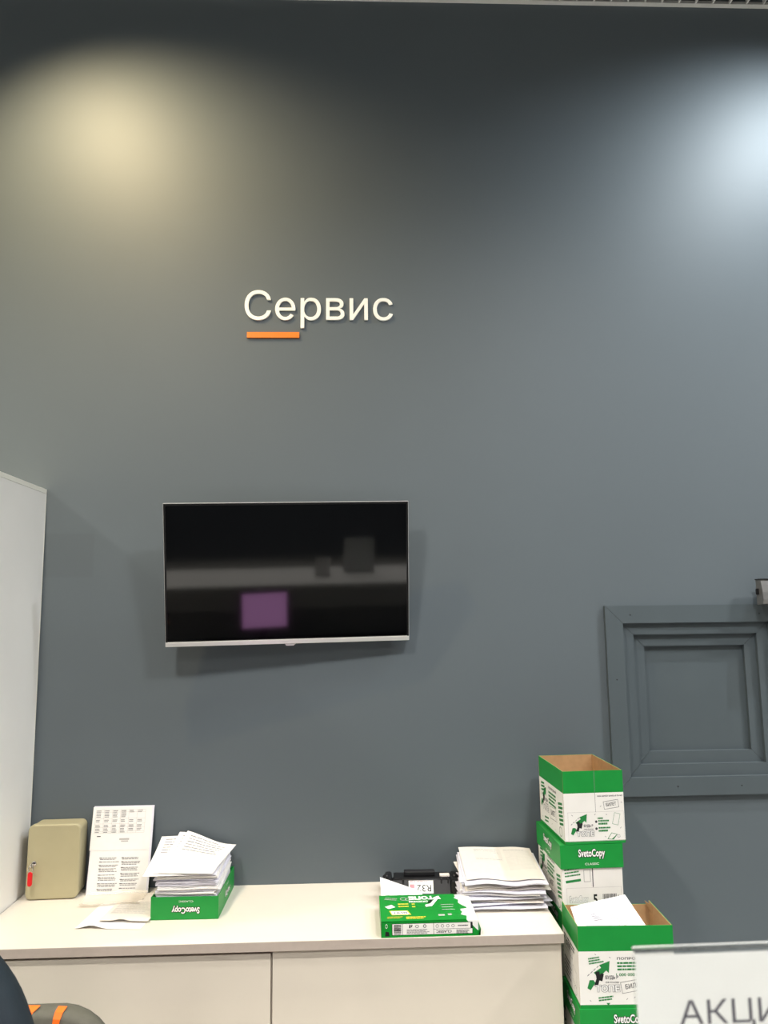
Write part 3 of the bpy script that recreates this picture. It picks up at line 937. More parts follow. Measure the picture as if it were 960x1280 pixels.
# the label lies on the sloping front of the body
MB().add([(-0.105, -0.060, 0.002), (0.103, -0.060, 0.002), (0.103, -0.038, 0.044), (-0.105, -0.038, 0.044), (-0.105, -0.030, 0.004), (0.103, -0.030, 0.004), (0.103, -0.030, 0.044), (-0.105, -0.030, 0.044)],
         [(0, 1, 2, 3), (0, 4, 5, 1), (3, 2, 6, 7), (0, 3, 7, 4), (1, 5, 6, 2), (4, 7, 6, 5)]).build('front_cover', 'cartridge', ct)
uu, vv_ = Vector((1, 0, 0)), Vector((0, 0.022, 0.042)).normalized()
lb = Decal((-0.046, -0.060, 0.002), uu, vv_, 0.0006)
lb.rect(0, 0.004, 0.088, 0.042, 'ink_white', 1)
lb.text('R32', 0.030, 0.010, 0.050, 0.022, 'ink_black', 2, math.pi, 0.0)
lb.lines(0.004, 0.043, 0.08, 1, 0.004, 0.003, 'ink_pink', 0, 3, 2)
lb.rect(0.004, 0.022, 0.016, 0.012, 'ink_pink', 2)
lb.build('label', ct)['label'] = 'white label with handwriting'

# --- folded sheet propped between the pack and the cartridge
def tent(x, y):
    a, bq = x / 0.15 + 0.5, y / 0.10 + 0.5
    zt = 0.066 - 0.052 * a
    return (0.077 + a * 0.148 - 0.002 * bq, -0.262 + bq * 0.108, WZ + 0.002 + zt * bq ** 0.8 + 0.006 * math.sin(math.pi * bq) * (1 - a))
o = sheet_mesh(0.15, 0.10, 0.0005, tent, 12, 8).build('folded_sheet', 'paper')
tag(o, 'curled white sheet propped between the green paper pack and the toner cartridge', 'paper')
dk = Decal((0, 0, 0), (1, 0, 0), (0, 1, 0), warp=lambda x, y, h: tuple(Vector(tent(x, y)) + Vector((0, -0.0003, 0.0006 + h))))
for r in range(7):
    dk.lines(-0.06, 0.03 - r * 0.009, 0.10, 1, 0.01, 0.002, 'ink_pale', seed=80 + r)
dk.build('printed_text', o)

# ------------------------------------------------------------------ cartons
def arrow_art(dk, x, y, s):
    """running arrow with the slogan"""
    P = lambda pts, ink, l=1: dk.poly([(x + a * s, y + b * s) for a, b in pts], ink, l)
    P([(0.00, 0.06), (0.10, 0.0), (0.26, 0.22), (0.20, 0.30), (0.08, 0.30)], 'ink_green')
    P([(0.22, 0.52), (0.46, 0.66), (0.40, 0.74), (0.74, 0.86), (0.70, 0.50), (0.62, 0.58), (0.36, 0.36)], 'ink_green')
    P([(0.22, 0.14), (0.35, 0.16), (0.42, 0.40), (0.40, 0.56), (0.27, 0.54), (0.30, 0.34)], 'ink_black', 1.4)
    P([(0.36, 0.30), (0.48, 0.26), (0.54, 0.48), (0.44, 0.50)], 'ink_black', 1.5)
    for k in range(4):
        dk.line(x + s * (0.02 + 0.1 * k), y + s * (0.42 + 0.08 * k), x + s * (0.08 + 0.1 * k), y + s * (0.48 + 0.08 * k), s * 0.022, 'ink_grey', 1)
    dk.text('БУДЬ В', x + s * 0.58, y + s * 0.30, s * 0.42, s * 0.13, 'ink_grey', 1.8, 0, 0.05)
    dk.text('ОФИСНОМ', x + s * 0.58, y + s * 0.20, s * 0.42, s * 0.055, 'ink_dark', 1.8, 0, 0.02)
    for ax, ay in ((1, 1), (-1, 1), (1, -1), (-1, -1)):
        dk.text('ТОПЕ', x + s * 0.255 + ax * 0.0011, y - s * 0.05 + ay * 0.0011, s * 0.77, s * 0.20, 'ink_grey', 1.8, 0, 0.03)
    dk.text('ТОПЕ', x + s * 0.255, y - s * 0.05, s * 0.77, s * 0.20, 'ink_white', 2.6, 0, 0.025)

def ticket(dk, x, y, w, h, rot, s='БИЛЕТ'):
    dk.frame(x, y, w, h, 0.0011, 'ink_dark', 1, rot)
    dk.text(s, x + w * 0.16, y + h * 0.32, w * 0.68, h * 0.42, 'ink_dark', 1, rot, 0.012)

def marks(dk, pts):
    for i, (x, y) in enumerate(pts):
        dk.line(x, y, x + 0.004, y + (0.004 if i % 2 else -0.003), 0.0012, 'ink_dark')

def long_art(dk, w, h):
    """print of a long side"""
    arrow_art(dk, w * 0.08, h * 0.22, 0.095)
    dk.lines(w * 0.10, h * 0.60, 0.045, 3, 0.007, 0.004, 'ink_green', R(8), 31)
    dk.text('ПОПРОБУЙ', w * 0.40, h * 0.585, w * 0.30, 0.009, 'ink_dark', 1, 0, 0.02)
    dk.lines(w * 0.40, h * 0.545, w * 0.28, 3, 0.009, 0.005, 'ink_green', 0, 32)
    dk.text('1 000 000 РУБ', w * 0.385, h * 0.385, w * 0.30, 0.009, 'ink_green', 1, 0, 0.02)
    ticket(dk, w * 0.43, h * 0.20, w * 0.27, 0.032, R(9))
    dk.lines(w * 0.19, h * 0.125, 0.05, 2, 0.007, 0.004, 'ink_green', R(6), 33)
    dk.poly([(w * 0.27, h * 0.065), (w * 0.31, h * 0.065), (w * 0.29, h * 0.03)], 'ink_green')
    dk.lines(w * 0.76, h * 0.58, w * 0.2, 5, 0.011, 0.004, 'ink_green', 0, 34)
    dk.ring(w * 0.85, h * 0.2, 0.016, 0.002, 'ink_grey')
    marks(dk, [(w * 0.1, h * 0.1), (w * 0.48, h * 0.1), (w * 0.32, h * 0.62), (w * 0.56, h * 0.12), (w * 0.17, h * 0.66)])

def end_art(dk, w, h):
    """print of a short end: flap, ticket and the slogan panel"""
    dk.rect(w * 0.52, h * 0.43, 0.0012, h * 0.57, 'ink_grey', 0.6)
    dk.text('ИЩИ «БИЛЕТ ШАНС» В ПАЧКЕ', w * 0.56, h * 0.635, w * 0.42, 0.0055, 'ink_dark', 1, 0, 0.03)
    ticket(dk, w * 0.66, h * 0.475, w * 0.25, 0.026, R(7))
    dk.frame(w * 0.06, h * 0.035, w * 0.93, h * 0.40, 0.0007, 'ink_pale', 0.5)
    arrow_art(dk, w * 0.10, h * 0.125, 0.078)
    dk.lines(w * 0.55, h * 0.345, 0.022, 1, 0.01, 0.005, 'ink_green', 0, 41)
    for yy in (0.30, 0.205):
        dk.ring(w * 0.525, h * yy, 0.0042, 0.0042, 'ink_dark', 1)
        dk.lines(w * 0.56, h * (yy + 0.01), w * 0.2, 1, 0.007, 0.005, 'ink_green', 0, int(yy * 100))
        dk.lines(w * 0.56, h * (yy - 0.03), w * 0.18, 1, 0.007, 0.006, 'ink_green', 0, int(yy * 200))
    dk.frame(w * 0.81, h * 0.25, w * 0.10, h * 0.16, 0.0010, 'ink_green', 1, R(-14))
    dk.poly([(w * 0.70, h * 0.06), (w * 0.80, h * 0.05), (w * 0.87, h * 0.12), (w * 0.77, h * 0.145)], 'ink_green', 0.9)
    dk.poly([(w * 0.715, h * 0.066), (w * 0.771, h * 0.058), (w * 0.855, h * 0.117), (w * 0.775, h * 0.138)], 'carton_white', 1.4)
    dk.ring(w * 0.89, h * 0.095, 0.005, 0.001, 'ink_grey')
    marks(dk, [(w * 0.12, h * 0.40), (w * 0.5, h * 0.39), (w * 0.66, h * 0.10), (w * 0.60, h * 0.50), (w * 0.95, h * 0.56), (w * 0.92, h * 0.20), (w * 0.69, h * 0.40)])

def side_art(dk, w, h):
    """print of the long side seen at a slant"""
    dk.lines(w * 0.08, h * 0.62, 0.05, 3, 0.012, 0.007, 'ink_green', R(6), 51)
    arrow_art(dk, w * 0.06, h * 0.27, 0.09)
    dk.text('ПОПРОБУЙ', w * 0.40, h * 0.61, w * 0.32, 0.010, 'ink_dark', 1, 0, 0.03)
    dk.lines(w * 0.40, h * 0.56, w * 0.3, 4, 0.012, 0.007, 'ink_green', 0, 52)
    ticket(dk, w * 0.44, h * 0.20, w * 0.24, 0.042, R(4))
    dk.lines(w * 0.78, h * 0.50, w * 0.18, 6, 0.013, 0.008, 'ink_green', R(10), 53)
    dk.lines(w * 0.20, h * 0.14, 0.05, 2, 0.012, 0.006, 'ink_green', R(6), 54)
    dk.ring(w * 0.85, h * 0.13, 0.016, 0.002, 'ink_grey')
    marks(dk, [(w * 0.1, h * 0.12), (w * 0.5, h * 0.12), (w * 0.62, h * 0.09), (w * 0.7, h * 0.2)])

def wall_panel(t, name, x0, x1, y0, y1, h, axis, sign, bands, low_z=None):
    """one carton wall: printed outer skin in bands, kraft inside"""
    mb = MB()
    k = 0.0018
    for z0, z1, mi in bands:
        if axis == 'y':
            ya, yb = (y0, y0 + k) if sign < 0 else (y1 - k, y1)
            mb.box(x0, x1, ya, yb, z0, z1, mi)
            yc, yd = (y0 + k, y1) if sign < 0 else (y0, y1 - k)
            mb.box(x0, x1, yc, yd, z0, z1 - 0.0004, 2)
        else:
            xa, xb = (x0, x0 + k) if sign < 0 else (x1 - k, x1)
            mb.box(xa, xb, y0, y1, z0, z1, mi)
            xc, xd = (x0 + k, x1) if sign < 0 else (x0, x1 - k)
            mb.box(xc, xd, y0, y1, z0, z1 - 0.0004, 2)
    return mb.build(name, ['carton_green', 'carton_white', 'kraft'], t)

def carton(label, cx, cy, z0, w, d, h, rot, front, side, green=0.30, lid=False, back_drop=0.0, lidh=0.076, group=None, side_right=None):
    t = thing('carton', label, 'carton', (cx, cy, z0), (0, 0, rot), group)
    g = 0.0035
    W, Dd = w / 2, d / 2
    foot = 0.010
    bands = [(0, foot, 0), (foot, h * (1 - green), 1), (h * (1 - green), h, 0)]
    if lid:
        bands = [(0, foot, 0), (foot, h - 0.004, 1)]
    bb = [(a, min(b_, h - back_drop), m) for a, b_, m in bands]
    MB().box(-W + g, W - g, -Dd + g, Dd - g, 0.0005, 0.004).build('bottom_panel', 'kraft', t)
    pf = wall_panel(t, 'side_panel', -W, W, -Dd, -Dd + g, h, 'y', -1, bands)
    wall_panel(t, 'side_panel', -W, W, Dd - g, Dd, h, 'y', 1, bb)
    pl = wall_panel(t, 'side_panel', -W, -W + g, -Dd + g, Dd - g, h, 'x', -1, bands)
    wall_panel(t, 'side_panel', W - g, W, -Dd + g, Dd - g, h, 'x', 1, bands)
    if front:
        dk = Decal((-W, -Dd, 0), (1, 0, 0), (0, 0, 1))
        front(dk, w, h)
        dk.build('printed_artwork', pf)
    if side:
        dk = Decal((-W, Dd, 0), (0, -1, 0), (0, 0, 1))
        side(dk, d, h)
        dk.build('printed_artwork', pl)
    if lid:
        e = 0.004
        l = MB().box(-W - e, W + e, -Dd - e, Dd + e, h - 0.003, h)
        l.box(-W - e, W + e, -Dd - e, -Dd - 0.0008, h - lidh, h - 0.003).box(-W - e, W + e, Dd + 0.0008, Dd + e, h - lidh, h - 0.003)
        l.box(-W - e, -W - 0.0008, -Dd - 0.0008, Dd + 0.0008, h - lidh, h - 0.003).box(W + 0.0008, W + e, -Dd - 0.0008, Dd + 0.0008, h - lidh, h - 0.003)
        lo = l.build('lid', 'carton_green', t)
        lo['label'] = 'green lid with white lettering'
        dk = Decal((-W - e, -Dd - e, h - lidh), (1, 0, 0), (0, 0, 1))
        svetocopy(dk, (w + 2 * e) * 0.5, lidh * 0.60, min(0.095, w * 0.44), lidh * 0.42)
        dk.build('printed_logo', lo)
        dk = Decal((-W - e, Dd + e, h - lidh), (0, -1, 0), (0, 0, 1))
        svetocopy(dk, (d + 2 * e) * 0.5, lidh * 0.60, 0.10, lidh * 0.42)
        dk.build('printed_logo', lo)
    return t

def lidded_end(dk, w, h):
    dk.lines(w * 0.04, h * 0.645, w * 0.28, 3, 0.010, 0.0045, 'ink_green', R(6), 61)
    dk.rect(w * 0.06, h * 0.475, w * 0.25, 0.008, 'ink_green', 1, R(6))
    dk.frame(w * 0.36, h * 0.475, w * 0.11, h * 0.17, 0.0012, 'ink_grey', 1)
    dk.rect(w * 0.50, h * 0.40, 0.003, h * 0.29, 'ink_dark', 1)
    dk.frame(w * 0.07, h * 0.07, w * 0.90, h * 0.325, 0.0007, 'ink_pale', 0.6)
    dk.text('SvetoCopy', w * 0.11, h * 0.165, w * 0.31, h * 0.125, 'ink_grey', 1, 0, 0.06)
    dk.text('SvetoCopy', w * 0.115, h * 0.17, w * 0.30, h * 0.115, 'ink_white', 2, 0, 0.03)
    dk.text('CLASSIC', w * 0.19, h * 0.10, w * 0.14, 0.006, 'ink_grey', 1)
    dk.text('5', w * 0.50, h * 0.16, w * 0.07, h * 0.14, 'ink_black', 1, 0, 0.03)
    dk.lines(w * 0.485, h * 0.115, w * 0.09, 1, 0.01, 0.005, 'ink_dark', 0, 62)
    rd = random.Random(8)
    x = w * 0.66
    while x < w * 0.88:
        b = rd.choice((0.0012, 0.0022, 0.0032))
        dk.rect(x, h * 0.14, b, h * 0.16, 'ink_dark', 1)
        x += b + rd.choice((0.0012, 0.002))
    dk.rect(w * 0.91, h * 0.15, 0.0025, h * 0.13, 'ink_grey', 1)

BH = 0.2285
CA = 'lidded cartons under the open carton by the wall'
for k in range(3):
    carton('closed green and white carton low in the stack by the wall', 0.784 + 0.003 * k, -0.205, 0.0006 + BH * k, 0.207, 0.285, BH - 0.0008, R(1.0), lidded_end, side_art, lid=True, group=CA)
carton('closed green and white carton with lid, right under the open carton', 0.776, -0.205, 0.0006 + BH * 3, 0.207, 0.285, BH - 0.0008, R(1.8), lidded_end, side_art, lid=True)
carton('empty open carton on top of the stack by the wall', 0.790, -0.208, 0.0010 + BH * 4, 0.209, 0.284, 0.237, R(2.6), end_art, side_art, 0.305)
# stack in front of it
carton('closed carton at the foot of the stack beside the low cabinet', 0.810, -0.470, 0.0006, 0.290, 0.200, 0.2545, R(-2), long_art, end_art, lid=True)
carton('closed carton with green lid under the carton full of paper', 0.810, -0.470, 0.2556, 0.290, 0.200, 0.2545, R(-2), long_art, end_art, lid=True)
def long_side_end(dk, w, h):
    dk.lines(w * 0.10, h * 0.62, w * 0.8, 2, 0.010, 0.006, 'ink_dark', 0, 71)
    ticket(dk, w * 0.12, h * 0.46, w * 0.5, 0.03, R(-3))
    dk.lines(w * 0.10, h * 0.33, w * 0.45, 5, 0.012, 0.006, 'ink_grey', 0, 72)
    dk.frame(w * 0.60, h * 0.18, w * 0.24, h * 0.2, 0.001, 'ink_grey', 1, R(-10))
    dk.ring(w * 0.75, h * 0.12, 0.014, 0.0015, 'ink_grey')
bt = carton('open carton filled with discarded sheets, standing beside the low cabinet', 0.810, -0.470, 0.5106, 0.290, 0.200, 0.232, R(-2), long_art, long_side_end, 0.31, back_drop=0.012)
# a bent flap at the back right corner
MB().add([(0.143, 0.06, 0.20), (0.140, 0.0965, 0.20), (0.128, 0.0955, 0.232), (0.1455, 0.04, 0.226), (0.1435, 0.06, 0.20), (0.1405, 0.0965, 0.20), (0.1285, 0.0965, 0.232), (0.146, 0.04, 0.226)],
         [(0, 1, 2, 3), (7, 6, 5, 4), (0, 3, 7, 4), (3, 2, 6, 7), (2, 1, 5, 6), (1, 0, 4, 5)]).build('flap', 'kraft', bt)

# discarded sheets in the carton
def loose(label, pts, sag, m):
    """pts: four corners (counter-clockwise), bilinear with a sag"""
    A, B, C_, D_ = [Vector(p) for p in pts]
    def fn(x, y):
        a, b_ = x + 0.5, y + 0.5
        p = A * (1 - a) * (1 - b_) + B * a * (1 - b_) + C_ * a * b_ + D_ * (1 - a) * b_
        return (p.x, p.y, p.z - sag * math.sin(math.pi * a) * math.sin(math.pi * b_))
    o = sheet_mesh(1, 1, 0.0006, fn, 10, 10).build('discarded_sheet', m)
    tag(o, label, 'paper')
    return o, Decal((0, 0, 0), (1, 0, 0), (0, 1, 0), warp=lambda x, y, h: tuple(Vector(fn(x, y)) + Vector((0, -0.0002, 0.0007 + h))))
o, dk = loose('large blank white sheet sticking out of the open carton', [(0.672, -0.545, 0.715), (0.900, -0.555, 0.700), (0.868, -0.405, 0.771), (0.682, -0.425, 0.745)], 0.004, 'paper')
dk.lines(-0.02, 0.0, 0.24, 6, 0.06, 0.028, 'ink_pale', R(35), 91)
dk.build('printed_text', o)
o, dk = loose('crumpled folded sheet lying in the open carton', [(0.690, -0.552, 0.722), (0.790, -0.556, 0.722), (0.752, -0.540, 0.757), (0.706, -0.536, 0.777)], -0.005, 'paper_cool')
dk.lines(-0.3, 0.3, 0.5, 4, 0.12, 0.03, 'ink_grey', R(20), 92)
dk.build('printed_text', o)
loose('lower white sheet resting deep inside the open carton', [(0.680, -0.550, 0.60), (0.930, -0.550, 0.60), (0.930, -0.390, 0.62), (0.690, -0.390, 0.63)], 0.004, 'paper')

# ------------------------------------------------------------------ reception desk with raised white ledge
rd_ = thing('reception_desk', 'reception desk with a raised white ledge between visitors and staff', 'desk', (-0.2, -2.15, 0))
MB().bbox(-1.9, 2.1, -0.30, 0.10, 1.160, 1.195, 0.002, 1).build('ledge', 'cab_white', rd_)
MB().box(-1.88, 2.08, -0.20, -0.17, 0.0, 1.1595).build('front_panel', 'cab_white', rd_)
MB().box(-1.88, 2.08, 0.06, 0.08, 1.030, 1.1595).build('ledge_fascia', 'cab_white', rd_)
MB().box(-1.88, 2.08, -0.169, 0.50, 0.715, 0.740).build('desktop', 'desk_dark', rd_)
for x in (-1.88, 0.1, 2.055):
    MB().box(x, x + 0.025, -0.169, 0.48, 0.0, 0.7145).build('side_panel', 'desk_dark', rd_)

# acrylic sign stand on the ledge
sg = thing('sign_stand', 'clear acrylic sign stand with a white sheet headed АКЦИЯ', 'sign', (0.321, -2.33, 1.1955), (0, 0, R(1.0)))
SW, SH = 0.212, 0.236
MB().box(-SW / 2, SW / 2, -0.0032, -0.0012, 0.004, SH).build('acrylic_front', 'acrylic_sheet', sg)
MB().box(-SW / 2, SW / 2, 0.0012, 0.0032, 0.004, SH).build('acrylic_back', 'acrylic_sheet', sg)
MB().bbox(-SW / 2, SW / 2, -0.0034, 0.0034, SH + 0.0003, SH + 0.0035, 0.0008, 1).build('acrylic_top', 'acrylic', sg)
MB().bbox(-SW / 2, SW / 2, -0.04, 0.05, 0.0, 0.0036, 0.001, 1).build('acrylic_foot', 'acrylic', sg)
sp_ = MB().box(-0.1045, 0.1045, -0.0006, 0.0006, 0.006, SH - 0.0025).build('insert_sheet', 'paper', sg)
dk = Decal((-0.1045, -0.0006, 0.006), (1, 0, 0), (0, 0, 1))
dk.text('АКЦИЯ', 0.0325, 0.194 - 0.0215, 0.0995, 0.0215, 'ink_purple', 1, 0, 0.0)
dk.build('printed_text', sp_)
cs = thing('card_holder', 'small clear holder with a white card on the reception ledge', 'card holder', (0.06, -2.24, 1.1955))
MB().box(-0.05, 0.05, -0.001, 0.001, 0.003, 0.128).build('card', 'paper', cs)
MB().bbox(-0.05, 0.05, -0.03, 0.03, 0.0, 0.003, 0.001, 1).build('foot', 'acrylic', cs)

# monitor and keyboard on the desk
mo = thing('computer_monitor', 'black computer monitor on the reception desk facing the seated person', 'monitor', (-0.335, -1.96, 0.7405), (0, 0, R(-4)))
MB().bbox(-0.10, 0.10, -0.07, 0.09, 0.0, 0.012, 0.004).build('base', 'monitor_black', mo)
MB().bbox(-0.025, 0.025, -0.03, -0.012, 0.012, 0.22, 0.004).build('stand', 'monitor_black', mo)
MB().bbox(-0.150, 0.150, -0.0115, 0.020, 0.195, 0.445, 0.004).build('case', 'monitor_black', mo)
MB().box(-0.140, 0.140, 0.0203, 0.0212, 0.21, 0.437).build('screen', 'monitor_screen', mo)
kbd = thing('keyboard', 'black keyboard on the reception desk in front of the monitor', 'keyboard', (-0.80, -1.745, 0.7405))
MB().bbox(-0.21, 0.21, -0.06, 0.06, 0.0, 0.014, 0.003).build('base', 'monitor_black', kbd)
kk = MB()
for r in range(5):
    for c in range(14):
        kk.box(-0.20 + c * 0.0285, -0.175 + c * 0.0285, -0.053 + r * 0.0215, -0.034 + r * 0.0215, 0.0142, 0.0185)
kk.build('keys', 'chair_black', kbd)['kind'] = 'stuff'

# ------------------------------------------------------------------ office chair
ch = thing('office_chair', 'grey office chair with orange accents on the backrest', 'chair', (-0.80, -1.22, 0), (0, 0, 0))
def backrest(mb, off, x0, x1, z0, z1, r, mi=0, n=40):
    """rounded shield, curved around z"""
    front, back = [], []
    pts = rrect(x0, x1, z0, z1, r, 8)
    # taper to the bottom and crown on top
    def shape(p):
        x, z_ = p
        k = (z_ - z0) / (z1 - z0)
        return (x * (0.80 + 0.20 * k), z_ + 0.012 * k * (1 - (x / x1) ** 2))
    pts = [shape(p) for p in pts]
    m = len(pts)
    for y, ins in ((-0.03, 0.94), (-0.022, 0.985), (0.0, 1.0), (0.022, 0.985), (0.03, 0.94)):
        pass
    rings = []
    zc = (z0 + z1) / 2
    for y, ins in ((-0.03, 0.94), (-0.022, 0.985), (0.0, 1.0), (0.022, 0.985), (0.03, 0.94)):
        rings.append([(x * ins, y + off - 0.35 * x * x, zc + (z_ - zc) * ins) for x, z_ in pts])
    v = [p for ring in rings for p in ring]
    f = []
    for j in range(len(rings) - 1):
        for k in range(m):
            f.append((j * m + k, j * m + (k + 1) % m, (j + 1) * m + (k + 1) % m, (j + 1) * m + k))
    L = len(v)
    for j, yy in ((0, -0.034), (len(rings) - 1, 0.034)):
        v.append((0, yy + off, zc))
        for k in range(m):
            a, b_ = j * m + k, j * m + (k + 1) % m
            f.append((a, b_, len(v) - 1) if j else (b_, a, len(v) - 1))
    mb.add(v, f, mi, True)
    return mb
bk = backrest(MB(), 0.17, -0.262, 0.262, 0.32, 0.786, 0.15).build('backrest', 'chair_grey', ch)
for xa, xb, sl in ((0.004, 0.058, 0.022), (0.098, 0.121, 0.008)):
    mb = MB()
    st_ = [(0.770, -0.0350), (0.784, -0.0325), (0.7955, -0.0245), (0.8005, -0.010)]
    v, f = [], []
    for k, (z_, y_) in enumerate(st_):
        q = k / 3.0
        for x in (xa + 0.3 * sl * q, xb - sl * (1 - q)):
            for th in (0.0, 0.006):
                v.append((x, 0.17 - 0.35 * x * x + y_ + th, z_ - 0.22 * (x * x) * q))
    for k in range(3):
        a = 4 * k
        f += [(a, a + 2, a + 6, a + 4), (a + 1, a + 5, a + 7, a + 3), (a, a + 4, a + 5, a + 1), (a + 2, a + 3, a + 7, a + 6)]
    f += [(0, 1, 3, 2), (12, 14, 15, 13)]
    mb.add(v, f)
    mb.build('accent_strip', 'chair_orange', ch)['label'] = 'orange strip over the backrest edge'
MB().bbox(-0.25, 0.25, -0.30, 0.17, 0.40, 0.47, 0.03, 3).build('seat', 'chair_grey', ch)
MB().tube([(0, -0.02, 0.385), (0, 0.17, 0.375), (0, 0.235, 0.42), (0, 0.225, 0.56)], 0.022).build('back_support', 'chair_black', ch)
MB().lathe([(0.035, 0.10), (0.035, 0.25), (0.022, 0.25), (0.022, 0.40)], 16).build('gas_column', 'chair_black', ch)
for k in range(5):
    a = 2 * math.pi * k / 5 + 0.3
    c, s = math.cos(a), math.sin(a)
    l = MB().tube([(0.02 * c, 0.02 * s, 0.11), (0.16 * c, 0.16 * s, 0.095), (0.30 * c, 0.30 * s, 0.075)], [0.026, 0.021, 0.016]).build('base_leg', 'chair_black', ch)
    MB().lathe([(0.018, -0.02), (0.027, -0.012), (0.027, 0.012), (0.018, 0.02)], 14, 0, Matrix.Translation((0.30 * c, 0.30 * s, 0.0275)) @ Matrix.Rotation(a, 4, 'Z') @ Matrix.Rotation(R(90), 4, 'X')).build('caster', 'chair_black', l)

# ------------------------------------------------------------------ seated person
def skin_mesh(joints, edges, level=2, root=0):
    me = bpy.data.meshes.new('body')
    me.from_pydata([j[:3] for j in joints], edges, [])
    o = bpy.data.objects.new('body', me)
    COL.objects.link(o)
    m = o.modifiers.new('skin', 'SKIN')
    m.use_smooth_shade = True
    for i, j in enumerate(joints):
        sv = me.skin_vertices[0].data[i]
        r = j[3]
        sv.radius = r if isinstance(r, tuple) else (r, r)
        sv.use_root = (i == root)
    s = o.modifiers.new('subdivision', 'SUBSURF')
    s.levels = s.render_levels = level
    dg = bpy.context.evaluated_depsgraph_get()
    dg.update()
    out = bpy.data.meshes.new_from_object(o.evaluated_get(dg))
    v = [tuple(p.co) for p in out.vertices]
    f = [tuple(p.vertices) for p in out.polygons]
    bpy.data.objects.remove(o)
    bpy.data.meshes.remove(me)
    bpy.data.meshes.remove(out)
    return v, f

pe = thing('person', 'seated person in a dark navy long-sleeved jacket on the grey office chair', 'person', (-0.94, -1.30, 0))
PO = Vector((-0.94, -1.30, 0))
J = [(0, 0.02, 0.57, (0.15, 0.115)),      # 0 pelvis
     (0, 0.00, 0.70, (0.145, 0.105)),     # 1 waist
     (0, -0.03, 0.86, (0.165, 0.115)),    # 2 chest
     (0, -0.035, 0.99, (0.13, 0.09)),     # 3 upper chest
     (0, -0.045, 1.065, 0.058),           # 4 neck base
     (0, -0.060, 1.12, 0.053),            # 5 neck
     (0.145, -0.03, 1.000, 0.072), (0.205, -0.03, 0.945, 0.066), (0.288, -0.060, 0.79, 0.058), (0.225, -0.20, 0.785, 0.050), (0.13, -0.345, 0.775, 0.034),   # 6-10 arm
     (-0.145, -0.03, 1.000, 0.072), (-0.205, -0.03, 0.945, 0.066), (-0.245, -0.055, 0.80, 0.056), (-0.20, -0.20, 0.785, 0.050), (-0.13, -0.345, 0.775, 0.034),  # 11-15
     (0.10, -0.06, 0.56, 0.095), (0.13, -0.42, 0.545, 0.066), (0.13, -0.40, 0.28, 0.055), (0.13, -0.38, 0.085, 0.040), (0.135, -0.52, 0.042, 0.036),        # 16-20
     (-0.10, -0.06, 0.56, 0.095), (-0.13, -0.42, 0.545, 0.066), (-0.13, -0.40, 0.28, 0.055), (-0.13, -0.38, 0.085, 0.040), (-0.135, -0.52, 0.042, 0.036)]
E_ = [(0, 1), (1, 2), (2, 3), (3, 4), (4, 5), (3, 6), (6, 7), (7, 8), (8, 9), (9, 10), (3, 11), (11, 12), (12, 13), (13, 14), (14, 15),
      (0, 16), (16, 17), (17, 18), (18, 19), (19, 20), (0, 21), (21, 22), (22, 23), (23, 24), (24, 25)]
bv, bf = skin_mesh(J, E_, 2)
body = MB()
def part_of(c):
    x, y, z_ = c
    if z_ > 1.085 and abs(x) < 0.09:
        return 2
    if z_ < 0.095:
        return 3
    if y < -0.335 and z_ > 0.70:
        return 2
    if z_ < 0.60 and not (abs(x) < 0.17 and y > -0.10 and z_ > 0.53):
        return 1
    return 0
for fa in bf:
    pass
o0 = len(body.v)
body.v += bv
for fa in bf:
    c = [sum(bv[i][k] for i in fa) / len(fa) for k in range(3)]
    body.f.append(fa)
    body.mi.append(part_of(c))
    body.sm.append(True)
# hands: palm and five fingers each, resting on the keyboard
for sx in (1, -1):
    px, py, pz = 0.13 * sx, -0.345, 0.775
    P = [(px, py, pz, 0.028), (px - 0.008 * sx, py - 0.05, pz + 0.008, (0.036, 0.016)), (px - 0.012 * sx, py - 0.085, pz + 0.008, (0.036, 0.013))]
    Ed = [(0, 1), (1, 2)]
    hv, hf = skin_mesh(P, Ed, 2)
    body.add(hv, hf, 2, True)
    for q, (dx, ln) in enumerate(((-0.030, 0.058), (-0.010, 0.072), (0.010, 0.076), (0.030, 0.066))):
        fx = px - 0.012 * sx + dx
        fy = py - 0.080
        fv, ff = skin_mesh([(fx, fy, pz + 0.008, 0.0092), (fx + dx * 0.15, fy - ln * 0.45, pz + 0.016, 0.0088), (fx + dx * 0.22, fy - ln * 0.78, pz + 0.006, 0.0080), (fx + dx * 0.25, fy - ln * 0.95, pz - 0.006, 0.0068)],
                           [(0, 1), (1, 2), (2, 3)], 1)
        body.add(fv, ff, 2, True)
    tx = px - 0.036 * sx
    tv_, tf = skin_mesh([(tx + 0.012 * sx, py - 0.030, pz + 0.003, 0.012), (tx - 0.018 * sx, py - 0.058, pz + 0.0, 0.0105), (tx - 0.026 * sx, py - 0.085, pz - 0.004, 0.0085)], [(0, 1), (1, 2)], 1)
    body.add(tv_, tf, 2, True)
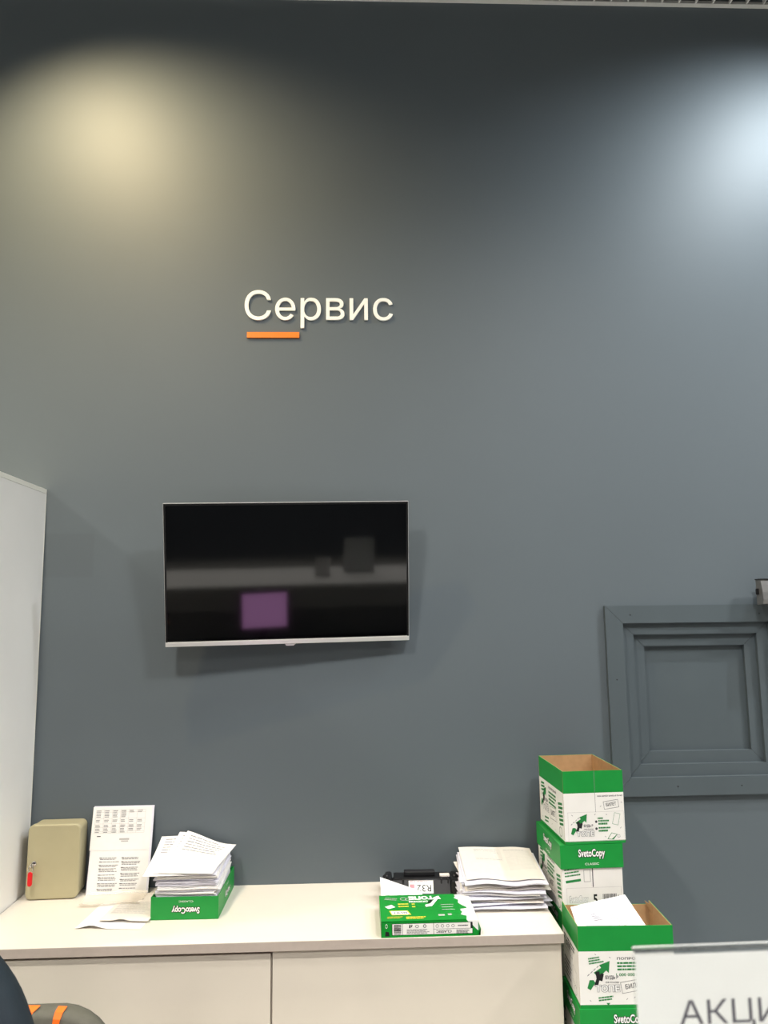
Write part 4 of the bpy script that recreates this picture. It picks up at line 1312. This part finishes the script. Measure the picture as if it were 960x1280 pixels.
# head: shaped sphere with brow, nose, lips, chin and ears
def head_pt(th, ph):
    # th: angle from +z, ph: around; face looks to -y
    x, y, z_ = math.sin(th) * math.cos(ph), math.sin(th) * math.sin(ph), math.cos(th)
    X, Y, Z = x * 0.076, y * 0.096, z_ * 0.118
    if Z < 0:
        k = -Z / 0.118
        X *= 1 - 0.32 * k
        Y = Y * (1 - 0.25 * k) - 0.014 * k
    if y < 0:
        fr_ = max(0.0, -y)
        Y -= 0.026 * math.exp(-((X / 0.013) ** 2)) * math.exp(-(((Z + 0.020) / 0.022) ** 2)) * fr_
        Y -= 0.006 * math.exp(-((X / 0.024) ** 2)) * math.exp(-(((Z + 0.058) / 0.010) ** 2)) * fr_
        Y -= 0.006 * math.exp(-((X / 0.022) ** 2)) * math.exp(-(((Z + 0.098) / 0.014) ** 2)) * fr_
        Y += 0.010 * (math.exp(-(((X - 0.031) / 0.014) ** 2)) + math.exp(-(((X + 0.031) / 0.014) ** 2))) * math.exp(-(((Z - 0.004) / 0.014) ** 2)) * fr_
    return (X, Y, Z)
HC = Vector((0, -0.085, 1.235))
hv, hf = [], []
NT, NP = 28, 40
for i in range(NT + 1):
    for k in range(NP):
        hv.append(tuple(HC + Vector(head_pt(math.pi * i / NT, 2 * math.pi * k / NP))))
for i in range(NT):
    for k in range(NP):
        hf.append((i * NP + k, (i + 1) * NP + k, (i + 1) * NP + (k + 1) % NP, i * NP + (k + 1) % NP))
body.add(hv, hf, 2, True)
for s in (1, -1):
    body.lathe([(0.008, -0.006), (0.024, -0.004), (0.026, 0.002), (0.018, 0.004), (0.010, 0.0)], 16, 2,
               Matrix.Translation(HC + Vector((0.077 * s, 0.006, -0.008))) @ Matrix.Rotation(R(80 * s), 4, 'Y') @ Matrix.Diagonal((1.3, 0.8, 1, 1)))
bo = body.build('body', ['jacket', 'trousers', 'skin', 'shoe'], pe)
for s in (1, -1):
    eb = MB()
    eb.lathe([(0.001, -0.0108), (0.0075, -0.008), (0.0108, 0), (0.0075, 0.008), (0.001, 0.0108)], 12, 0, Matrix.Translation(HC + Vector((0.031 * s, -0.073, 0.004))))
    eb.lathe([(0.0045, 0.0), (0.0035, 0.001)], 10, 1, Matrix.Translation(HC + Vector((0.031 * s, -0.0835, 0.004))) @ Matrix.Rotation(R(90), 4, 'X'))
    eb.build('eye', ['eye_white', 'ink_black'], bo)
hm = MB()
v, f = [], []
for i in range(NT + 1):
    for k in range(NP):
        th, ph = math.pi * i / NT, 2 * math.pi * k / NP
        p = Vector(head_pt(th, ph))
        v.append(tuple(HC + p * 1.09 + Vector((0, 0.002, 0.004))))
for i in range(NT):
    for k in range(NP):
        th, ph = math.pi * (i + 0.5) / NT, 2 * math.pi * (k + 0.5) / NP
        p = head_pt(th, ph)
        limit = 0.052 if p[1] < -0.045 else (-0.005 if p[1] < 0.0 else -0.068)
        if p[2] > limit:
            f.append((i * NP + k, (i + 1) * NP + k, (i + 1) * NP + (k + 1) % NP, i * NP + (k + 1) % NP))
hm.add(v, f, 0, True)
hm.build('hair', 'hair', pe)
